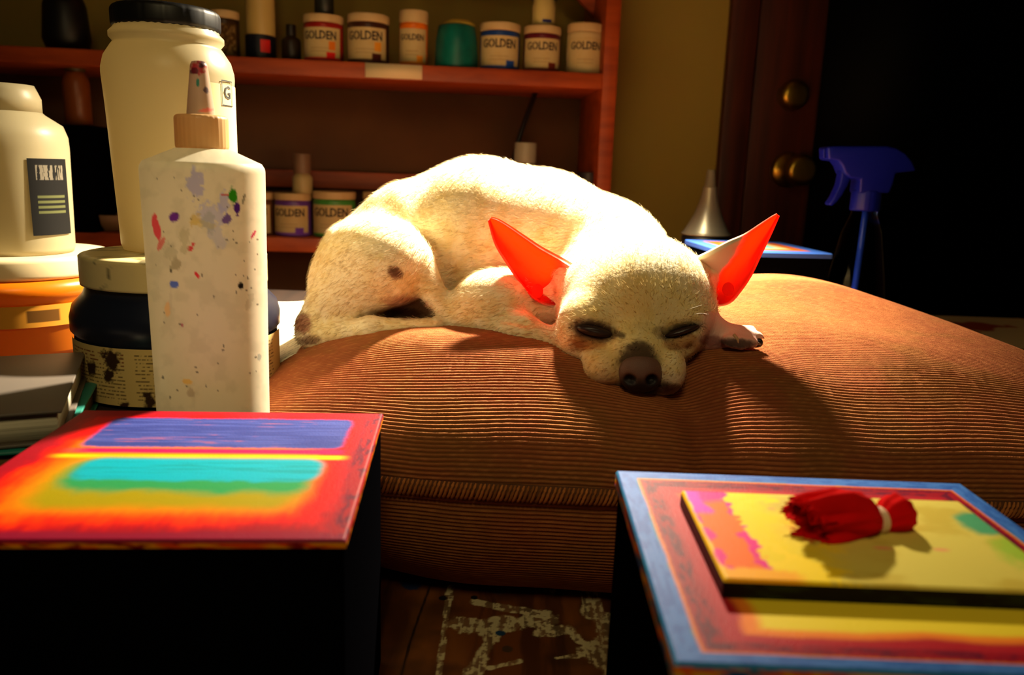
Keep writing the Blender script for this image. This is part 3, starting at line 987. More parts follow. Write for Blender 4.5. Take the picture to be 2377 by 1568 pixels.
# ------------------------------------------------------------------ red cloth bundle
def red_cloth():
    A0, A1 = pl(1866, 1248, ZY), pl(2112, 1222, ZY)
    ax = (A1 - A0)
    L = np.linalg.norm(ax)
    ax /= L
    side = np.cross([0, 0, 1], ax)
    nt_, na = 90, 160
    t = np.linspace(0, 1, nt_)
    a = np.linspace(0, 2 * math.pi, na, endpoint=False)
    rk = np.interp(t, [0, 0.10, 0.30, 0.50, 0.60, 0.66, 0.70, 0.76, 0.85, 0.93, 0.98, 1.0],
                   [0.0082, 0.0090, 0.0096, 0.0083, 0.0062, 0.0038, 0.0038, 0.0062, 0.0072, 0.0062, 0.0038, 0.0002])
    T, A = np.meshgrid(t, a, indexing='ij')
    fl = sstep(0.62, 0.10, T)
    R = rk[:, None] * (1 + fl * (0.24 * np.sin(3 * A + 0.9 + 1.2 * T) + 0.17 * np.sin(6 * A + 2 - 2 * T) + 0.05 * np.sin(13 * A)) + (1 - fl) * 0.05 * np.sin(9 * A + 3 * T))
    # the mouth folds inward along creases
    R = R * (1 - 0.35 * sstep(0.40, 0.05, T) * np.exp(-((np.mod(A - 2.6 + math.pi, 2 * math.pi) - math.pi) / 0.35) ** 2))
    fray = 0.0012 * rng.normal(size=(1, na)) * sstep(0.06, 0.0, T)
    off = (0.0030 * np.sin(A - 1.9) + 0.0018 * np.sin(2 * A + 1) + 0.0016 * np.sin(5 * A)) * sstep(0.3, 0, T)
    P = A0 + ax * (T * L)[..., None] + ax * (fray + off)[..., None]
    lift = rk[:, None] * 0.86
    P = P + side * (R * np.cos(A))[..., None] + np.array([0, 0, 1.0]) * (R * np.sin(A) * 0.92 + lift)[..., None]
    P[..., 2] = np.maximum(P[..., 2], ZY + 0.0004)
    th = thing('cloth_bundle', 'small red cloth bundle tied with a white band on the yellow canvas', 'cloth', (*(A0 + ax * L / 2)[:2], ZY))
    o = part('cloth', P.reshape(-1, 3), grid_faces(nt_, na, False, True)[:, ::-1], mat('red_felt', (214, 8, 10), 0.95, spec=0.1, bump=((2500, 2500, 2500), 0.5, 0.0004)), th)
    md = o.modifiers.new('thick', 'SOLIDIFY')
    md.thickness = 0.0005
    md.offset = -1
    # inner fold that fills the mouth
    w = np.linspace(0, 1, 30)
    q = np.linspace(0.0, 0.5, 24)
    Wm, Q = np.meshgrid(w, q, indexing='ij')
    zig = 0.0026 * np.sin(Wm * math.pi * 3.2)
    P = A0 + ax * (0.002 + Q * L)[..., None] + side * ((Wm - 0.5) * 0.0125 * (1 - Q * 0.8))[..., None] + np.array([0, 0, 1.0]) * (0.0072 + zig * (1 - Q))[..., None]
    o = part('inner_fold', P.reshape(-1, 3), grid_faces(30, 24), MATS['red_felt'], th)
    md = o.modifiers.new('thick', 'SOLIDIFY')
    md.thickness = 0.0005
    # loose threads at the frayed mouth
    vs, fs = [], []
    for k in range(70):
        an = rng.uniform(0, 2 * math.pi)
        rr = 0.0076 * rng.uniform(0.9, 1.1)
        s0 = A0 + side * rr * math.cos(an) + np.array([0, 0, max(rr * math.sin(an) * 0.9 + 0.0068, 0.0008)])
        dv = -ax * rng.uniform(0.0008, 0.0024) + rng.normal(size=3) * 0.0006
        v, f = tube(np.stack([s0, s0 + dv * 0.5, s0 + dv]), 0.00011, 4)
        fs += [[i + sum(map(len, vs)) for i in ff] for ff in f]
        vs.append(v)
    V = np.concatenate(vs)
    V[:, 2] = np.maximum(V[:, 2], ZY + 0.0002)
    o = part('frayed_threads', V, fs, MATS['red_felt'], th)
    o['kind'] = 'stuff'
    an = np.linspace(0, 2 * math.pi, 40, endpoint=False)
    cen = A0 + ax * L * 0.68 + np.array([0, 0, 0.0036])
    ring = cen + side * (0.0043 * np.cos(an))[:, None] + np.array([0, 0, 1.0]) * (0.0041 * np.sin(an))[:, None]
    ring[:, 2] = np.maximum(ring[:, 2], ZY + 0.0009)
    for dx in (-0.0007, 0.0007):
        part('tie_band', *tube(ring + ax * dx, 0.0009, 8, closed=True), mat('white_rubber', (226, 196, 160), 0.6), th, label='white rubber band')

red_cloth()

# ------------------------------------------------------------------ containers on the left
def tall_prof(r, items):
    return [(r * a, z) for a, z in items]

# navy jar with cream lid
NJ = at(418, 760, 0.556)
nr = sz(224, NJ)
nc = (NJ[0], NJ[1], RZ)
zlid0 = at(300, 680, 0.50)[2] - RZ
zlid1 = at(300, 605, 0.50)[2] - RZ
nj = thing('paint_jar', 'large navy jar with paint smeared cream lid under the black capped jar', 'jar', nc)
part('body', *lathe([(0.0001, 0), (nr * 0.9, 0), (nr * 0.96, 0.003), (nr * 0.97, zlid0 * 0.52), (nr * 0.965, zlid0 * 0.56), (nr * 1.0, zlid0 * 0.60), (nr * 1.0, zlid0 * 0.72), (nr * 0.97, zlid0 * 0.82),
                     (nr * 0.87, zlid0 * 0.92), (nr * 0.84, zlid0), (0.0001, zlid0 + 0.001)], nc, 72), mat('navy_plastic', (22, 28, 46), 0.3), nj)
def lidcol(V):
    n = fbm(V[:, 0] * 90, V[:, 2] * 90 + V[:, 1] * 60, 111)
    c = np.broadcast_to(lin(226, 208, 150), (len(V), 3)).copy()
    c = mixc(c, lin(60, 56, 40), sstep(0.60, 0.68, n) * 0.8)
    c = mixc(c, lin(176, 160, 100), sstep(0.45, 0.6, fbm(V[:, 0] * 40, V[:, 1] * 40 + V[:, 2] * 30, 112)) * 0.6)
    return c
lp = [(0.0001, zlid0 + 0.0005)] + [(nr * 0.885, zlid0 + 0.0005 + (zlid1 - zlid0) * q) for q in np.linspace(0, 0.9, 14)] + [(nr * 0.87, zlid1 - 0.0006), (nr * 0.84, zlid1)] + [(nr * q, zlid1) for q in np.linspace(0.8, 0.001, 12)]
V, F = lathe(lp, nc, 160, cap0=False, cap1=False)
part('lid', V, F, mat('smeared_lid', attr=True, rough=0.5), nj, col=lidcol(V), label='cream lid smeared with dark paint')
zt = zlid0 * 0.545
V, F, A, Z = drum_patch(nc, nr * 0.985, -1.1, 1.9, 0.003, zt, 260, 150)
A = A - 0.4
zz = Z / zt
c = np.broadcast_to(lin(214, 188, 122), (len(V), 3)).copy()
lines = sstep(0.1, 0.5, np.sin(zz * 2 * math.pi * 17)) * sstep(0.42, 0.52, fbm(A * 60, np.floor(zz * 17) * 3.1, 121)) * (zz > 0.16) * (zz < 0.92)
colm = ((A > -1.3) & (A < -0.52)) | ((A > -0.42) & (A < 0.3)) | ((A > 0.4) & (A < 1.1))
c = mixc(c, lin(84, 60, 34), 0.75 * lines * colm)
c = mixc(c, lin(150, 60, 34), 0.5 * lines * colm * (zz > 0.72) * (A < -0.5))
for a_, z_, w_ in ((-0.66, 0.80, 0.10), (-0.70, 0.55, 0.06), (-0.92, 0.62, 0.07), (-0.30, 0.2, 0.07), (-0.55, 0.08, 0.05), (-1.0, 0.06, 0.04), (-0.2, 0.04, 0.05)):
    d = np.hypot((A - a_), (zz - z_) * 0.5) / w_
    c = mixc(c, lin(56, 36, 22), sstep(1.2, 0.6, d + (fbm(A * 26, zz * 14, 122) - .5) * 1.6))
part('label', V, F, M_label, nj, col=c, label='cream label of small print stained with dark paint')

# big translucent jar with black cap, standing on the navy jar
BJ = at(405, 400, 0.575)
br = sz(140, BJ)
bz = zlid1 + RZ + 0.0005
bc = (BJ[0], BJ[1], bz)
def zat(py, ref=BJ, px=405, dy=0.0):
    return at(px, py, ref[1] + dy)[2] - bz
zsh, znk, zcap0, zcap1 = zat(165), zat(92), zat(62), zat(22)
bj = thing('plastic_jar', 'large milky plastic jar with black screw cap standing on the navy jar', 'jar', bc)
V, F = lathe([(0.0001, 0), (br * 0.84, 0), (br * 0.87, 0.004), (br * 0.885, 0.02), (br * 0.97, zsh * 0.8), (br * 1.0, zsh * 0.97), (br * 0.995, zsh * 1.0), (br * 0.95, zsh + (znk - zsh) * 0.35), (br * 0.84, zsh + (znk - zsh) * 0.7),
                     (br * 0.80, znk - 0.004), (br * 0.86, znk - 0.001), (br * 0.86, znk + 0.002), (br * 0.79, znk + 0.005), (br * 0.79, zcap0), (0.0001, zcap0 + 0.001)], bc, 80)
part('body', V, F, M_white_plastic, bj)
part('cap', *lathe(rounded(br * 0.815, zcap0 - 0.004, zcap1, 0.004), bc, 96, fold=lambda a, z: 1 + 0.006 * np.sign(np.sin(a * 40))), M_black, bj, label='black screw cap')
V, F, A, Z = drum_patch(bc, br * 1.003, 0.86, 1.95, zsh * 0.55, zsh * 0.93, 30, 20)
lb = part('label', V, F, mat('beige_label', (206, 186, 140), 0.6), bj)
gz = zat(215)
tv, tf = text_mesh('G', 0.012, 0.0002)
part('lettering', bend(tv, bc, br * 1.012, gz, 1.40), tf, M_ink, lb, smooth=False)
fr = 0.0085
for a, b, c_, d in ((-fr, fr, fr - 0.0008, fr), (-fr, fr, -fr, -fr + 0.0008), (-fr, -fr + 0.0008, -fr, fr), (fr - 0.0008, fr, -fr, fr)):
    n_ = 8
    xx = np.linspace(a, b, n_)
    P = np.concatenate([np.stack([xx, np.full(n_, c_), 0 * xx], 1), np.stack([xx, np.full(n_, d), 0 * xx], 1)])
    P[:, 0] *= 0.8
    part('letter_frame', bend(P, bc, br * 1.012, gz, 1.40), grid_faces(2, n_)[:, ::-1], M_ink, lb, smooth=False)

# squeeze bottle in front, spattered with paint
SQ = at(484, 650, 0.466)
qr = sz(134, SQ)
qc = (SQ[0], SQ[1], RZ)
def zq(py):
    return at(484, py, SQ[1])[2] - RZ
z1, z2, z3, z4 = zq(384), zq(346), zq(268), zq(142)
tag(part('wooden_block', *box(qc[0] - 0.036, qc[0] + 0.018, qc[1] - 0.036, qc[1] + 0.022, 0.0, RZ, 0.0015), mat('dark_wood_box', (44, 28, 18), 0.7)), 'dark wooden block under the spattered squeeze bottle', 'block')
sq = thing('squeeze_bottle', 'white squeeze bottle with nozzle spattered with coloured paint', 'bottle', qc)
prof = [(0.0001, 0), (qr * 0.90, 0), (qr * 0.94, 0.003)] + [(qr * (0.945 + 0.05 * k / 160), 0.003 + (z1 - 0.006) * k / 160) for k in range(161)]
prof += [(qr * 0.985, z1 - 0.001), (qr * 0.95, z1 + 0.001)] + [(qr * (0.94 - 0.47 * k / 12), z1 + 0.0015 + (z2 - z1 - 0.002) * k / 12) for k in range(13)] + [(qr * 0.44, z2), (0.0001, z2)]
V, F = lathe(prof, qc, 300, cap0=False, cap1=False)
pxv, pyv = proj(V)
front_ = V[:, 1] < qc[1]
rag = fbm(pxv / 9, pyv / 9, 131)
rag2 = fbm(pxv / 30, pyv / 30, 132)
c = np.broadcast_to(lin(228, 220, 196), (len(V), 3)).copy()
c = mixc(c, lin(206, 200, 176), sstep(0.45, 0.7, rag2) * 0.5)
def spat(px, py, rx, ry, rgb, ang=0.0, a=1.0, rg=0.9):
    global c
    ca_, sa = math.cos(math.radians(ang)), math.sin(math.radians(ang))
    dx, dy = pxv - px, pyv - py
    d = np.hypot((dx * ca_ + dy * sa) / rx, (-dx * sa + dy * ca_) / ry)
    m = sstep(1.12, 0.82, d + (rag - 0.5) * rg) * front_ * a
    c = mixc(c, lin(rgb), m)
for args in ((453, 425, 22, 32, (172, 170, 216), 0, .8, 1.6), (490, 500, 34, 26, (186, 186, 220), 10, .75, 1.8), (520, 470, 12, 26, (170, 172, 222), 0, .7, 1.4), (500, 540, 18, 34, (186, 190, 214), -30, .6, 1.6), (540, 455, 10, 19, (44, 140, 20), -10, 1, 1.0),
             (551, 483, 8, 14, (70, 24, 128), -8, 1, .7), (405, 504, 12, 12, (112, 50, 160), 0, 1, .4), (527, 508, 8, 12, (96, 60, 150), 30, .9, 1.4), (363, 528, 9, 34, (232, 84, 96), -12, 1, .7), (374, 565, 6, 18, (226, 100, 100), 25, .8, 1),
             (453, 512, 14, 14, (214, 184, 90), 0, .7, 1.6), (470, 520, 34, 8, (222, 200, 120), 10, .6, 1.4), (483, 515, 16, 22, (160, 170, 170), 0, .5, 1.6), (441, 577, 6, 7, (222, 70, 80), 0, 1, 1), (448, 566, 4, 5, (220, 90, 90), 0, 1, 1), (588, 545, 3, 12, (200, 50, 90), 30, 1, .4),
             (457, 638, 4, 10, (222, 60, 70), -35, 1, .6), (404, 660, 10, 8, (96, 120, 220), 20, 1, 1), (559, 664, 6.5, 8, (14, 12, 12), 0, 1, .2), (407, 615, 12, 14, (170, 160, 130), 0, .8, 1.4), (395, 585, 14, 20, (190, 186, 160), 0, .6, 1.6), (428, 560, 12, 26, (190, 184, 150), 0, .6, 1.6),
             (390, 718, 7, 18, (242, 190, 120), 0, .7, 1.0), (435, 887, 14, 6, (240, 196, 90), 12, .8, .8), (443, 912, 10, 12, (176, 156, 130), 0, .6, 1.4), (566, 462, 3, 14, (120, 118, 100), 15, .8, .8), (580, 700, 8, 18, (176, 166, 140), 20, .5, 1.6), (522, 453, 10, 2.5, (190, 60, 70), -6, .9, .6),
             (602, 830, 5, 10, (80, 110, 120), 0, .5, 1.0), (423, 756, 3, 5, (180, 80, 110), 0, .8, .5), (551, 500, 3, 4, (90, 40, 130), 0, 1, .5), (396, 700, 4, 30, (210, 200, 180), 0, .5, 1.0)):
    spat(*args)
for k in range(60):
    a_, b_ = rng.uniform(350, 620), rng.uniform(400, 940)
    s_ = rng.uniform(1.2, 2.8)
    spat(a_, b_, s_, s_ * rng.uniform(.8, 1.5), (70, 62, 50), 0, .85, .3)
part('body', V, F, mat('spattered_plastic', attr=True, rough=0.42, tmix=0.30), sq, col=c, label='milky body spattered with dried paint')
cr = sz(57, SQ)
part('collar', *lathe(rounded(cr, z2 - 0.001, z3, 0.0025), qc, 96, fold=lambda a, z: 1 + 0.008 * np.sign(np.sin(a * 30))), mat('peach_plastic', (228, 188, 132), 0.42, tmix=0.2, translucent=(240, 190, 120)), sq, label='peach coloured screw collar')
nzp = [(0.0001, z3 - 0.0005)] + [(cr * (0.54 - 0.22 * k / 40), z3 - 0.0004 + (z4 - z3) * 0.93 * k / 40) for k in range(41)] + [(cr * 0.26, z3 + (z4 - z3) * 0.98), (cr * 0.12, z4), (0.0001, z4)]
V, F = lathe(nzp, qc, 90, cap0=False, cap1=False)
pxv, pyv = proj(V)
front_ = V[:, 1] < qc[1] + 1
rag = fbm(pxv / 7, pyv / 7, 133)
c = np.broadcast_to(lin(214, 186, 160), (len(V), 3)).copy()
for args in ((460, 155, 17, 18, (196, 44, 62), 0, .95, 1.2), (452, 165, 10, 8, (90, 30, 50), 0, .8, 1.4), (470, 148, 6, 12, (60, 40, 50), 20, .9, 1.2), (459, 192, 4, 10, (50, 150, 130), 0, 1, .5), (479, 208, 6, 8, (90, 70, 90), -30, .9, 1), (480, 256, 18, 5, (244, 130, 120), -4, .9, .8), (455, 135, 14, 8, (150, 110, 110), 0, .6, 1.4)):
    spat(*args)
part('nozzle', V, F, mat('spattered_nozzle', attr=True, rough=0.45, tmix=0.2), sq, col=c, label='tapered nozzle crusted with dried paint')

# amber tub and white bottle at the far left
AT = at(50, 720, 0.665)
ar = sz(205, AT)
BKZ = RZ + 0.034
az0 = RZ + 0.0004
ac = (AT[0], AT[1], az0)
al0, al1 = at(120, 668, AT[1] - ar)[2] - az0, at(120, 612, AT[1] - ar)[2] - az0
tub = thing('amber_tub', 'amber plastic tub with cream lid under the white bottle', 'tub', ac)
M_amber = mat('amber_plastic', (226, 122, 12), 0.3, tmix=0.3, translucent=(250, 140, 10))
part('body', *lathe([(0.0001, 0), (ar * 0.86, 0), (ar * 0.9, 0.004), (ar * 0.94, al0 * 0.72), (ar * 0.97, al0 * 0.78), (ar * 1.0, al0 * 0.85), (ar * 0.96, al0), (0.0001, al0 + 0.0008)], ac, 64), M_amber, tub)
part('lid', *lathe(rounded(ar * 0.95, al0 + 0.0005, al1, 0.004), ac, 96), M_cream_plastic, tub)
V, F, A, Z = drum_patch(ac, ar * 0.952, -0.4, 1.6, al0 * 0.42, al0 * 0.70, 80, 30)
c = np.broadcast_to(lin(206, 140, 44), (len(V), 3)).copy()
blk = (np.sin(A * 9 + 1.0) > 0.1) & (Z > al0 * 0.48) & (Z < al0 * 0.64)
c = mixc(c, lin(60, 34, 10), 0.85 * blk)
part('label', V, F, M_label, tub, col=c)

WB = at(28, 400, 0.655)
wr = sz(124, WB)
wz = az0 + al1 + 0.0004
wc = (WB[0], WB[1], wz)
def zw(py):
    return at(100, py, WB[1])[2] - wz
ws, wn, wcp = zw(318), zw(258), zw(196)
wb = thing('white_bottle', 'white plastic bottle with black label standing on the amber tub', 'bottle', wc)
part('body', *lathe([(0.0001, 0), (wr * 0.92, 0), (wr * 0.95, 0.004), (wr * 0.98, ws * 0.9), (wr * 0.97, ws), (wr * 0.9, ws + (wn - ws) * 0.45), (wr * 0.62, ws + (wn - ws) * 0.85), (wr * 0.55, wn), (0.0001, wn + 0.001)], wc, 64), M_white_plastic, wb)
part('cap', *lathe([(0.0001, wn - 0.002), (wr * 0.58, wn - 0.002), (wr * 0.58, wn + (wcp - wn) * 0.45), (wr * 0.53, wcp - 0.006), (wr * 0.48, wcp - 0.001), (0.0001, wcp)], wc, 64), M_white_plastic, wb)
lt, lo = zw(368), zw(540)
V, F, A, Z = drum_patch(wc, wr * 0.992, 0.80, 1.62, lo, lt, 120, 90)
zz = (Z - lo) / (lt - lo)
c = np.broadcast_to(lin(20, 19, 18), (len(V), 3)).copy()
m = (zz > 0.72) & (zz < 0.92) & (A > 0.93) & (A < 1.5) & (fbm(A * 38, zz * 5, 191) > 0.47)
c = mixc(c, lin(130, 122, 106), 0.8 * m)
for q in (0.30, 0.37, 0.44, 0.51):
    c = mixc(c, lin(112, 116, 70), 0.6 * ((np.abs(zz - q) < 0.018) & (A > 0.93) & (A < 1.5)))
part('label', V, F, M_label, wb, col=c, label='black label with pale lettering')

# books and papers under the tub
def book(cx, cy, w, d, z0, z1, rot, cover, label, name='book', pages=(226, 216, 190)):
    t = thing(name, label, 'book', (cx, cy, z0))
    mc = mat('cover_%d_%d_%d' % cover, cover, 0.5)
    a = (cx, cy, 0)
    part('cover', *box(cx - w / 2, cx + w / 2, cy - d / 2, cy + d / 2, z1 - 0.0018, z1, 0.0006, rot, a), mc, t)
    part('cover', *box(cx - w / 2, cx + w / 2, cy - d / 2, cy + d / 2, z0, z0 + 0.0018, 0.0006, rot, a), mc, t)
    part('pages', *box(cx - w / 2 + 0.003, cx + w / 2 - 0.003, cy - d / 2 + 0.003, cy + d / 2 - 0.003, z0 + 0.0018, z1 - 0.0018, 0, rot, a), mat('pages_%d' % pages[0], pages, 0.85, bump=((5, 5, 900), 0.5, 0.001)), t)
cor, corL, corN = pl(198, 817, BKZ), pl(0, 832, BKZ), pl(52, 958, BKZ)
rb = math.atan2(*(cor - corL)[:2][::-1])
nd = (cor - corN)[:2]
rb = 0.5 * (rb + math.atan2(-nd[0], nd[1]))
def cen(corner, w, d, rot):
    return corner[:2] + np.array([-math.cos(rot), -math.sin(rot)]) * w / 2 + np.array([math.sin(rot), -math.cos(rot)]) * d / 2
w_, d_ = 0.20, float(np.linalg.norm(nd))
cb = cen(cor, w_, d_, rb)
book(cb[0], cb[1], w_, d_, RZ + 0.016, BKZ, rb, (96, 88, 80), 'grey covered book with pale page edges in front of the amber tub')
cb2 = cen(cor + np.array([0.010, -0.006, 0]), 0.21, d_ * 0.97, rb - 0.06)
book(cb2[0], cb2[1], 0.21, d_ * 0.97, RZ + 0.0004, RZ + 0.0156, rb - 0.06, (30, 120, 108), 'teal covered book beneath the grey book', pages=(120, 84, 44))

# sheets of printed paper lying behind, brightly lit
def paper_sheet():
    BRp, FRp = pl(775, 684, RZ + 0.012), pl(705, 842, RZ + 0.012)
    f = (BRp - FRp)[:2]
    Dp = float(np.linalg.norm(f))
    f /= Dp
    e = np.array([f[1], -f[0]])
    n1, n2 = 120, 160
    Wp = 0.085
    s, t = np.meshgrid(np.linspace(0, 1, n1), np.linspace(0, 1, n2), indexing='ij')
    P = BRp[:2] - e * (Wp * (1 - s))[..., None] - f * (Dp * (1 - t))[..., None]
    z = RZ + 0.004 + 0.0015 * np.sin(s * 5) * np.sin(t * 4) + 0.016 * sstep(0.55, 1.0, s)
    s, t = s.ravel(), t.ravel()
    c = np.broadcast_to(lin(240, 232, 204), (len(s), 3)).copy()
    ln = sstep(0.2, 0.6, np.sin(t * 2 * math.pi * 30)) * sstep(0.45, 0.55, fbm(s * 50, np.floor(t * 30) * 2.7, 141)) * (np.mod(s * 3.0, 1) > 0.12)
    c = mixc(c, lin(150, 140, 120), 0.6 * ln)
    c = mixc(c, lin(120, 112, 90), 0.9 * ((s > 0.66) & (s < 0.9) & (t > 0.74) & (t < 0.84)))
    c = mixc(c, lin(220, 150, 40), 0.9 * ((t > 0.982) & (s > 0.6)))
    o = part('newspaper', np.concatenate([P, z[..., None]], -1).reshape(-1, 3), grid_faces(n1, n2), M_paper, col=c)
    md = o.modifiers.new('thick', 'SOLIDIFY')
    md.thickness = 0.0025
    tag(o, 'printed white newspaper lying flat behind the squeeze bottle', 'newspaper')
paper_sheet()

# ------------------------------------------------------------------ things behind the cushion on the right
ZB2 = 0.195
bl2, br2 = pl(1590, 556, ZB2)[:2], pl(1812, 562, ZB2)[:2]
fr2 = pl(1888, 588, ZB2)[:2]
e1b = br2 - bl2
wb2 = np.linalg.norm(e1b)
e1b /= wb2
e2b = np.array([-e1b[1], e1b[0]])
db2 = float((br2 - fr2) @ e2b)
fl2 = bl2 - e2b * db2
fl2 = fl2 + e1b * 0
def col_back(s, t, L1, L2):
    n = fbm(s * 6, t * 6, 151)
    b = np.minimum(np.minimum(s, 1 - s), np.minimum(t, 1 - t)) + 0.02 * (n - .5)
    c = np.broadcast_to(lin(70, 120, 226), (len(s), 3)).copy()
    c = mixc(c, lin(226, 112, 40), sstep(0.12, 0.15, b))
    c = mixc(c, lin(230, 190, 130), sstep(0.24, 0.27, b))
    c = mixc(c, lin(110, 206, 190), sstep(0.32, 0.35, b))
    return c
canvas('square_painting', 'small blue bordered painting with orange and aqua centre behind the cushion', (bl2, br2, fl2), ZB2, 0.006, col_back, lambda u, w: np.broadcast_to(lin(60, 90, 170), (len(u), 3)).copy(), 120)
plinth('black box under the small painting behind the cushion', fl2, e1b * wb2, e2b * db2, ZB2 - 0.006)

# steel funnel standing upside down behind the small painting
FN = at(1640, 530, 1.11)
fz = pl(1640, 552, 0.18)[2]
fr_ = sz(54, FN)
fh = sz(150, FN)
zb_ = at(1640, 551, FN[1] - fr_)[2]
fst = tag(part('black_tin', *lathe(rounded(fr_ * 1.02, 0, zb_ - 0.0005, 0.003), (FN[0], FN[1], 0), 48), M_black), 'black tin under the steel funnel', 'tin')
fun = thing('funnel', 'dull steel funnel standing upside down beside the door casing', 'funnel', (FN[0], FN[1], zb_))
part('cone', *lathe([(fr_ * 0.96, 0), (fr_, 0.001), (fr_, 0.004), (fr_ * 0.94, fh * 0.07), (fr_ * 0.78, fh * 0.18), (fr_ * 0.58, fh * 0.32), (fr_ * 0.42, fh * 0.48), (fr_ * 0.32, fh * 0.62), (fr_ * 0.28, fh * 0.72)], (FN[0], FN[1], zb_), 64, cap0=False, cap1=False), M_steel, fun)
part('spout', *lathe([(fr_ * 0.30, fh * 0.715), (fr_ * 0.30, fh * 0.735), (fr_ * 0.24, fh * 0.75), (fr_ * 0.17, fh * 0.98), (fr_ * 0.13, fh), (0.0001, fh)], (FN[0], FN[1], zb_), 40, cap0=False), M_steel, fun)
part('rim', *tube(np.stack([FN[0] + fr_ * np.cos(np.linspace(0, 2 * math.pi, 48, endpoint=False)), FN[1] + fr_ * np.sin(np.linspace(0, 2 * math.pi, 48, endpoint=False)), np.full(48, zb_ + 0.002)], 1), 0.0016, 8, closed=True), M_steel, fun)

# spray bottle
SP = at(2020, 420, 0.93)
spx = sz(1, SP)
def spw(px, py, w):
    p = at(px, py, SP[1])
    return (p[0], SP[1] + w, p[2])
base = (SP[0] - 5 * spx, SP[1], 0.0)
spray = thing('spray_bottle', 'spray bottle with blue trigger head and clear blue body behind the cushion', 'bottle', base)
M_blue = mat('blue_plastic', (6, 18, 136), 0.45, spec=0.3)
head = [(1910, 342), (1925, 340), (2046, 340), (2068, 345), (2088, 357), (2104, 376), (2113, 397), (2066, 402), (2060, 428), (2052, 448), (1982, 448), (1986, 416), (1962, 414), (1950, 402), (1944, 386), (1935, 374), (1912, 371)]
def bev_extrude(outline, th, name, m, parent, bev=0.0025):
    V, F = extrude_outline(outline, th, spw)
    o = part(name, V, F, m, parent, smooth=True)
    md = o.modifiers.new('bevel', 'BEVEL')
    md.width = bev
    md.segments = 3
    md.limit_method = 'ANGLE'
    md.angle_limit = math.radians(50)
    return o
bev_extrude(head, 0.030, 'spray_head', M_blue, spray)
bev_extrude([(1948, 388), (1972, 406), (1962, 430), (1950, 452), (1936, 470), (1926, 478), (1918, 474), (1930, 456), (1942, 430), (1947, 408)], 0.016, 'trigger', M_blue, spray, 0.002)
bev_extrude([(1906, 346), (1911, 344), (1911, 369), (1906, 367)], 0.014, 'nozzle', M_blue, spray, 0.001)
zn = at(2015, 482, SP[1])[2]
zc0 = at(2015, 446, SP[1])[2]
rn = 33 * spx
part('collar', *lathe(rounded(rn, zn - 0.004, zc0 + 0.002, 0.002), (base[0], base[1], 0), 64, fold=lambda a, z: 1 + 0.01 * np.sign(np.sin(a * 24))), M_blue, spray)
rb_ = 82 * spx
part('body', *lathe([(0.0001, 0.001), (rb_ * 0.92, 0.001), (rb_, 0.006), (rb_, zn * 0.30), (rb_ * 0.96, zn * 0.42), (rb_ * 0.78, zn * 0.66), (rb_ * 0.55, zn * 0.88), (rn * 0.86, zn * 0.97), (rn * 0.86, zn)], (base[0], base[1], 0), 64, cap1=False),
     mat('clear_blue_plastic', (120, 140, 220), 0.08, transmission=1.0, ior=1.12), spray)
part('liquid', *lathe([(0.0001, 0.003), (rb_ * 0.93, 0.003), (rb_ * 0.975, 0.008), (rb_ * 0.97, zn * 0.28), (0.0001, zn * 0.281)], (base[0], base[1], 0), 48), mat('blue_liquid', (14, 60, 190), 0.1, transmission=0.4, ior=1.3), spray)
part('dip_tube', *tube(np.array([[base[0] + 3 * spx, base[1], zn], [base[0], base[1], zn * 0.6], [base[0] - 8 * spx, base[1], 0.012]]), 0.0032, 12), mat('dip_tube_blue', (70, 120, 230), 0.4), spray)

# paint-spotted board lying at the far right
q = pl(2200, 735, 0.085)
bd = thing('paint_rag_board', 'cream board spotted with red and yellow paint lying right of the cushion', 'board', (q[0] + 0.04, q[1] - 0.1, 0.0))
xs_, ys_ = np.linspace(q[0] - 0.09, q[0] + 0.40, 120), np.linspace(q[1] - 0.22, q[1] + 0.005, 60)
X, Y = np.meshgrid(xs_, ys_, indexing='ij')
n = fbm(X.ravel() * 22, Y.ravel() * 22, 161)
c = np.broadcast_to(lin(196, 176, 132), (X.size, 3)).copy()
c = mixc(c, lin(150, 50, 20), sstep(0.55, 0.62, n))
c = mixc(c, lin(216, 196, 30), sstep(0.05, 0.02, np.hypot(X.ravel() - q[0] - 0.135, Y.ravel() - q[1] + 0.05)))
part('painted_face', np.stack([X.ravel(), Y.ravel(), np.full(X.size, 0.085)], 1), grid_faces(120, 60), M_paper, bd, col=c)
part('core', *box(xs_[0], xs_[-1], ys_[0], ys_[-1], 0.0, 0.0845, 0.001), mat('board_core', (60, 34, 20), 0.8), bd)

# the lamp that lights it all, hanging above the picture
lt_dir = np.array((AIM - LAMP).normalized())
lamp = thing('pendant_lamp', 'black metal lamp shade hanging above the dog', 'lamp', tuple(LAMP))
Ls = np.array(LAMP)
V, F = lathe([(0.016, -0.062), (0.022, -0.06), (0.026, -0.03), (0.075, 0.03), (0.078, 0.034), (0.0765, 0.034), (0.0735, 0.03), (0.0245, -0.028), (0.020, -0.056)], (0, 0, 0), 48, cap0=False, cap1=False)
rot = np.array(Vector((0, 0, 1)).rotation_difference(Vector(lt_dir)).to_matrix())
part('shade', V @ rot.T + Ls, F, M_black, lamp)
top = Ls - lt_dir * 0.062
part('cord', *tube(spline([top, top + np.array([0.01, 0.03, 0.06]), [top[0] + 0.01, top[1] + 0.04, 0.95], [top[0] + 0.01, top[1] + 0.04, 1.75]], 40), 0.004, 8), M_black, lamp)

# ------------------------------------------------------------------ DOG
def sph(px, py, Y, rpx):
    p = at(px, py, Y)
    return p, sz(rpx, p)

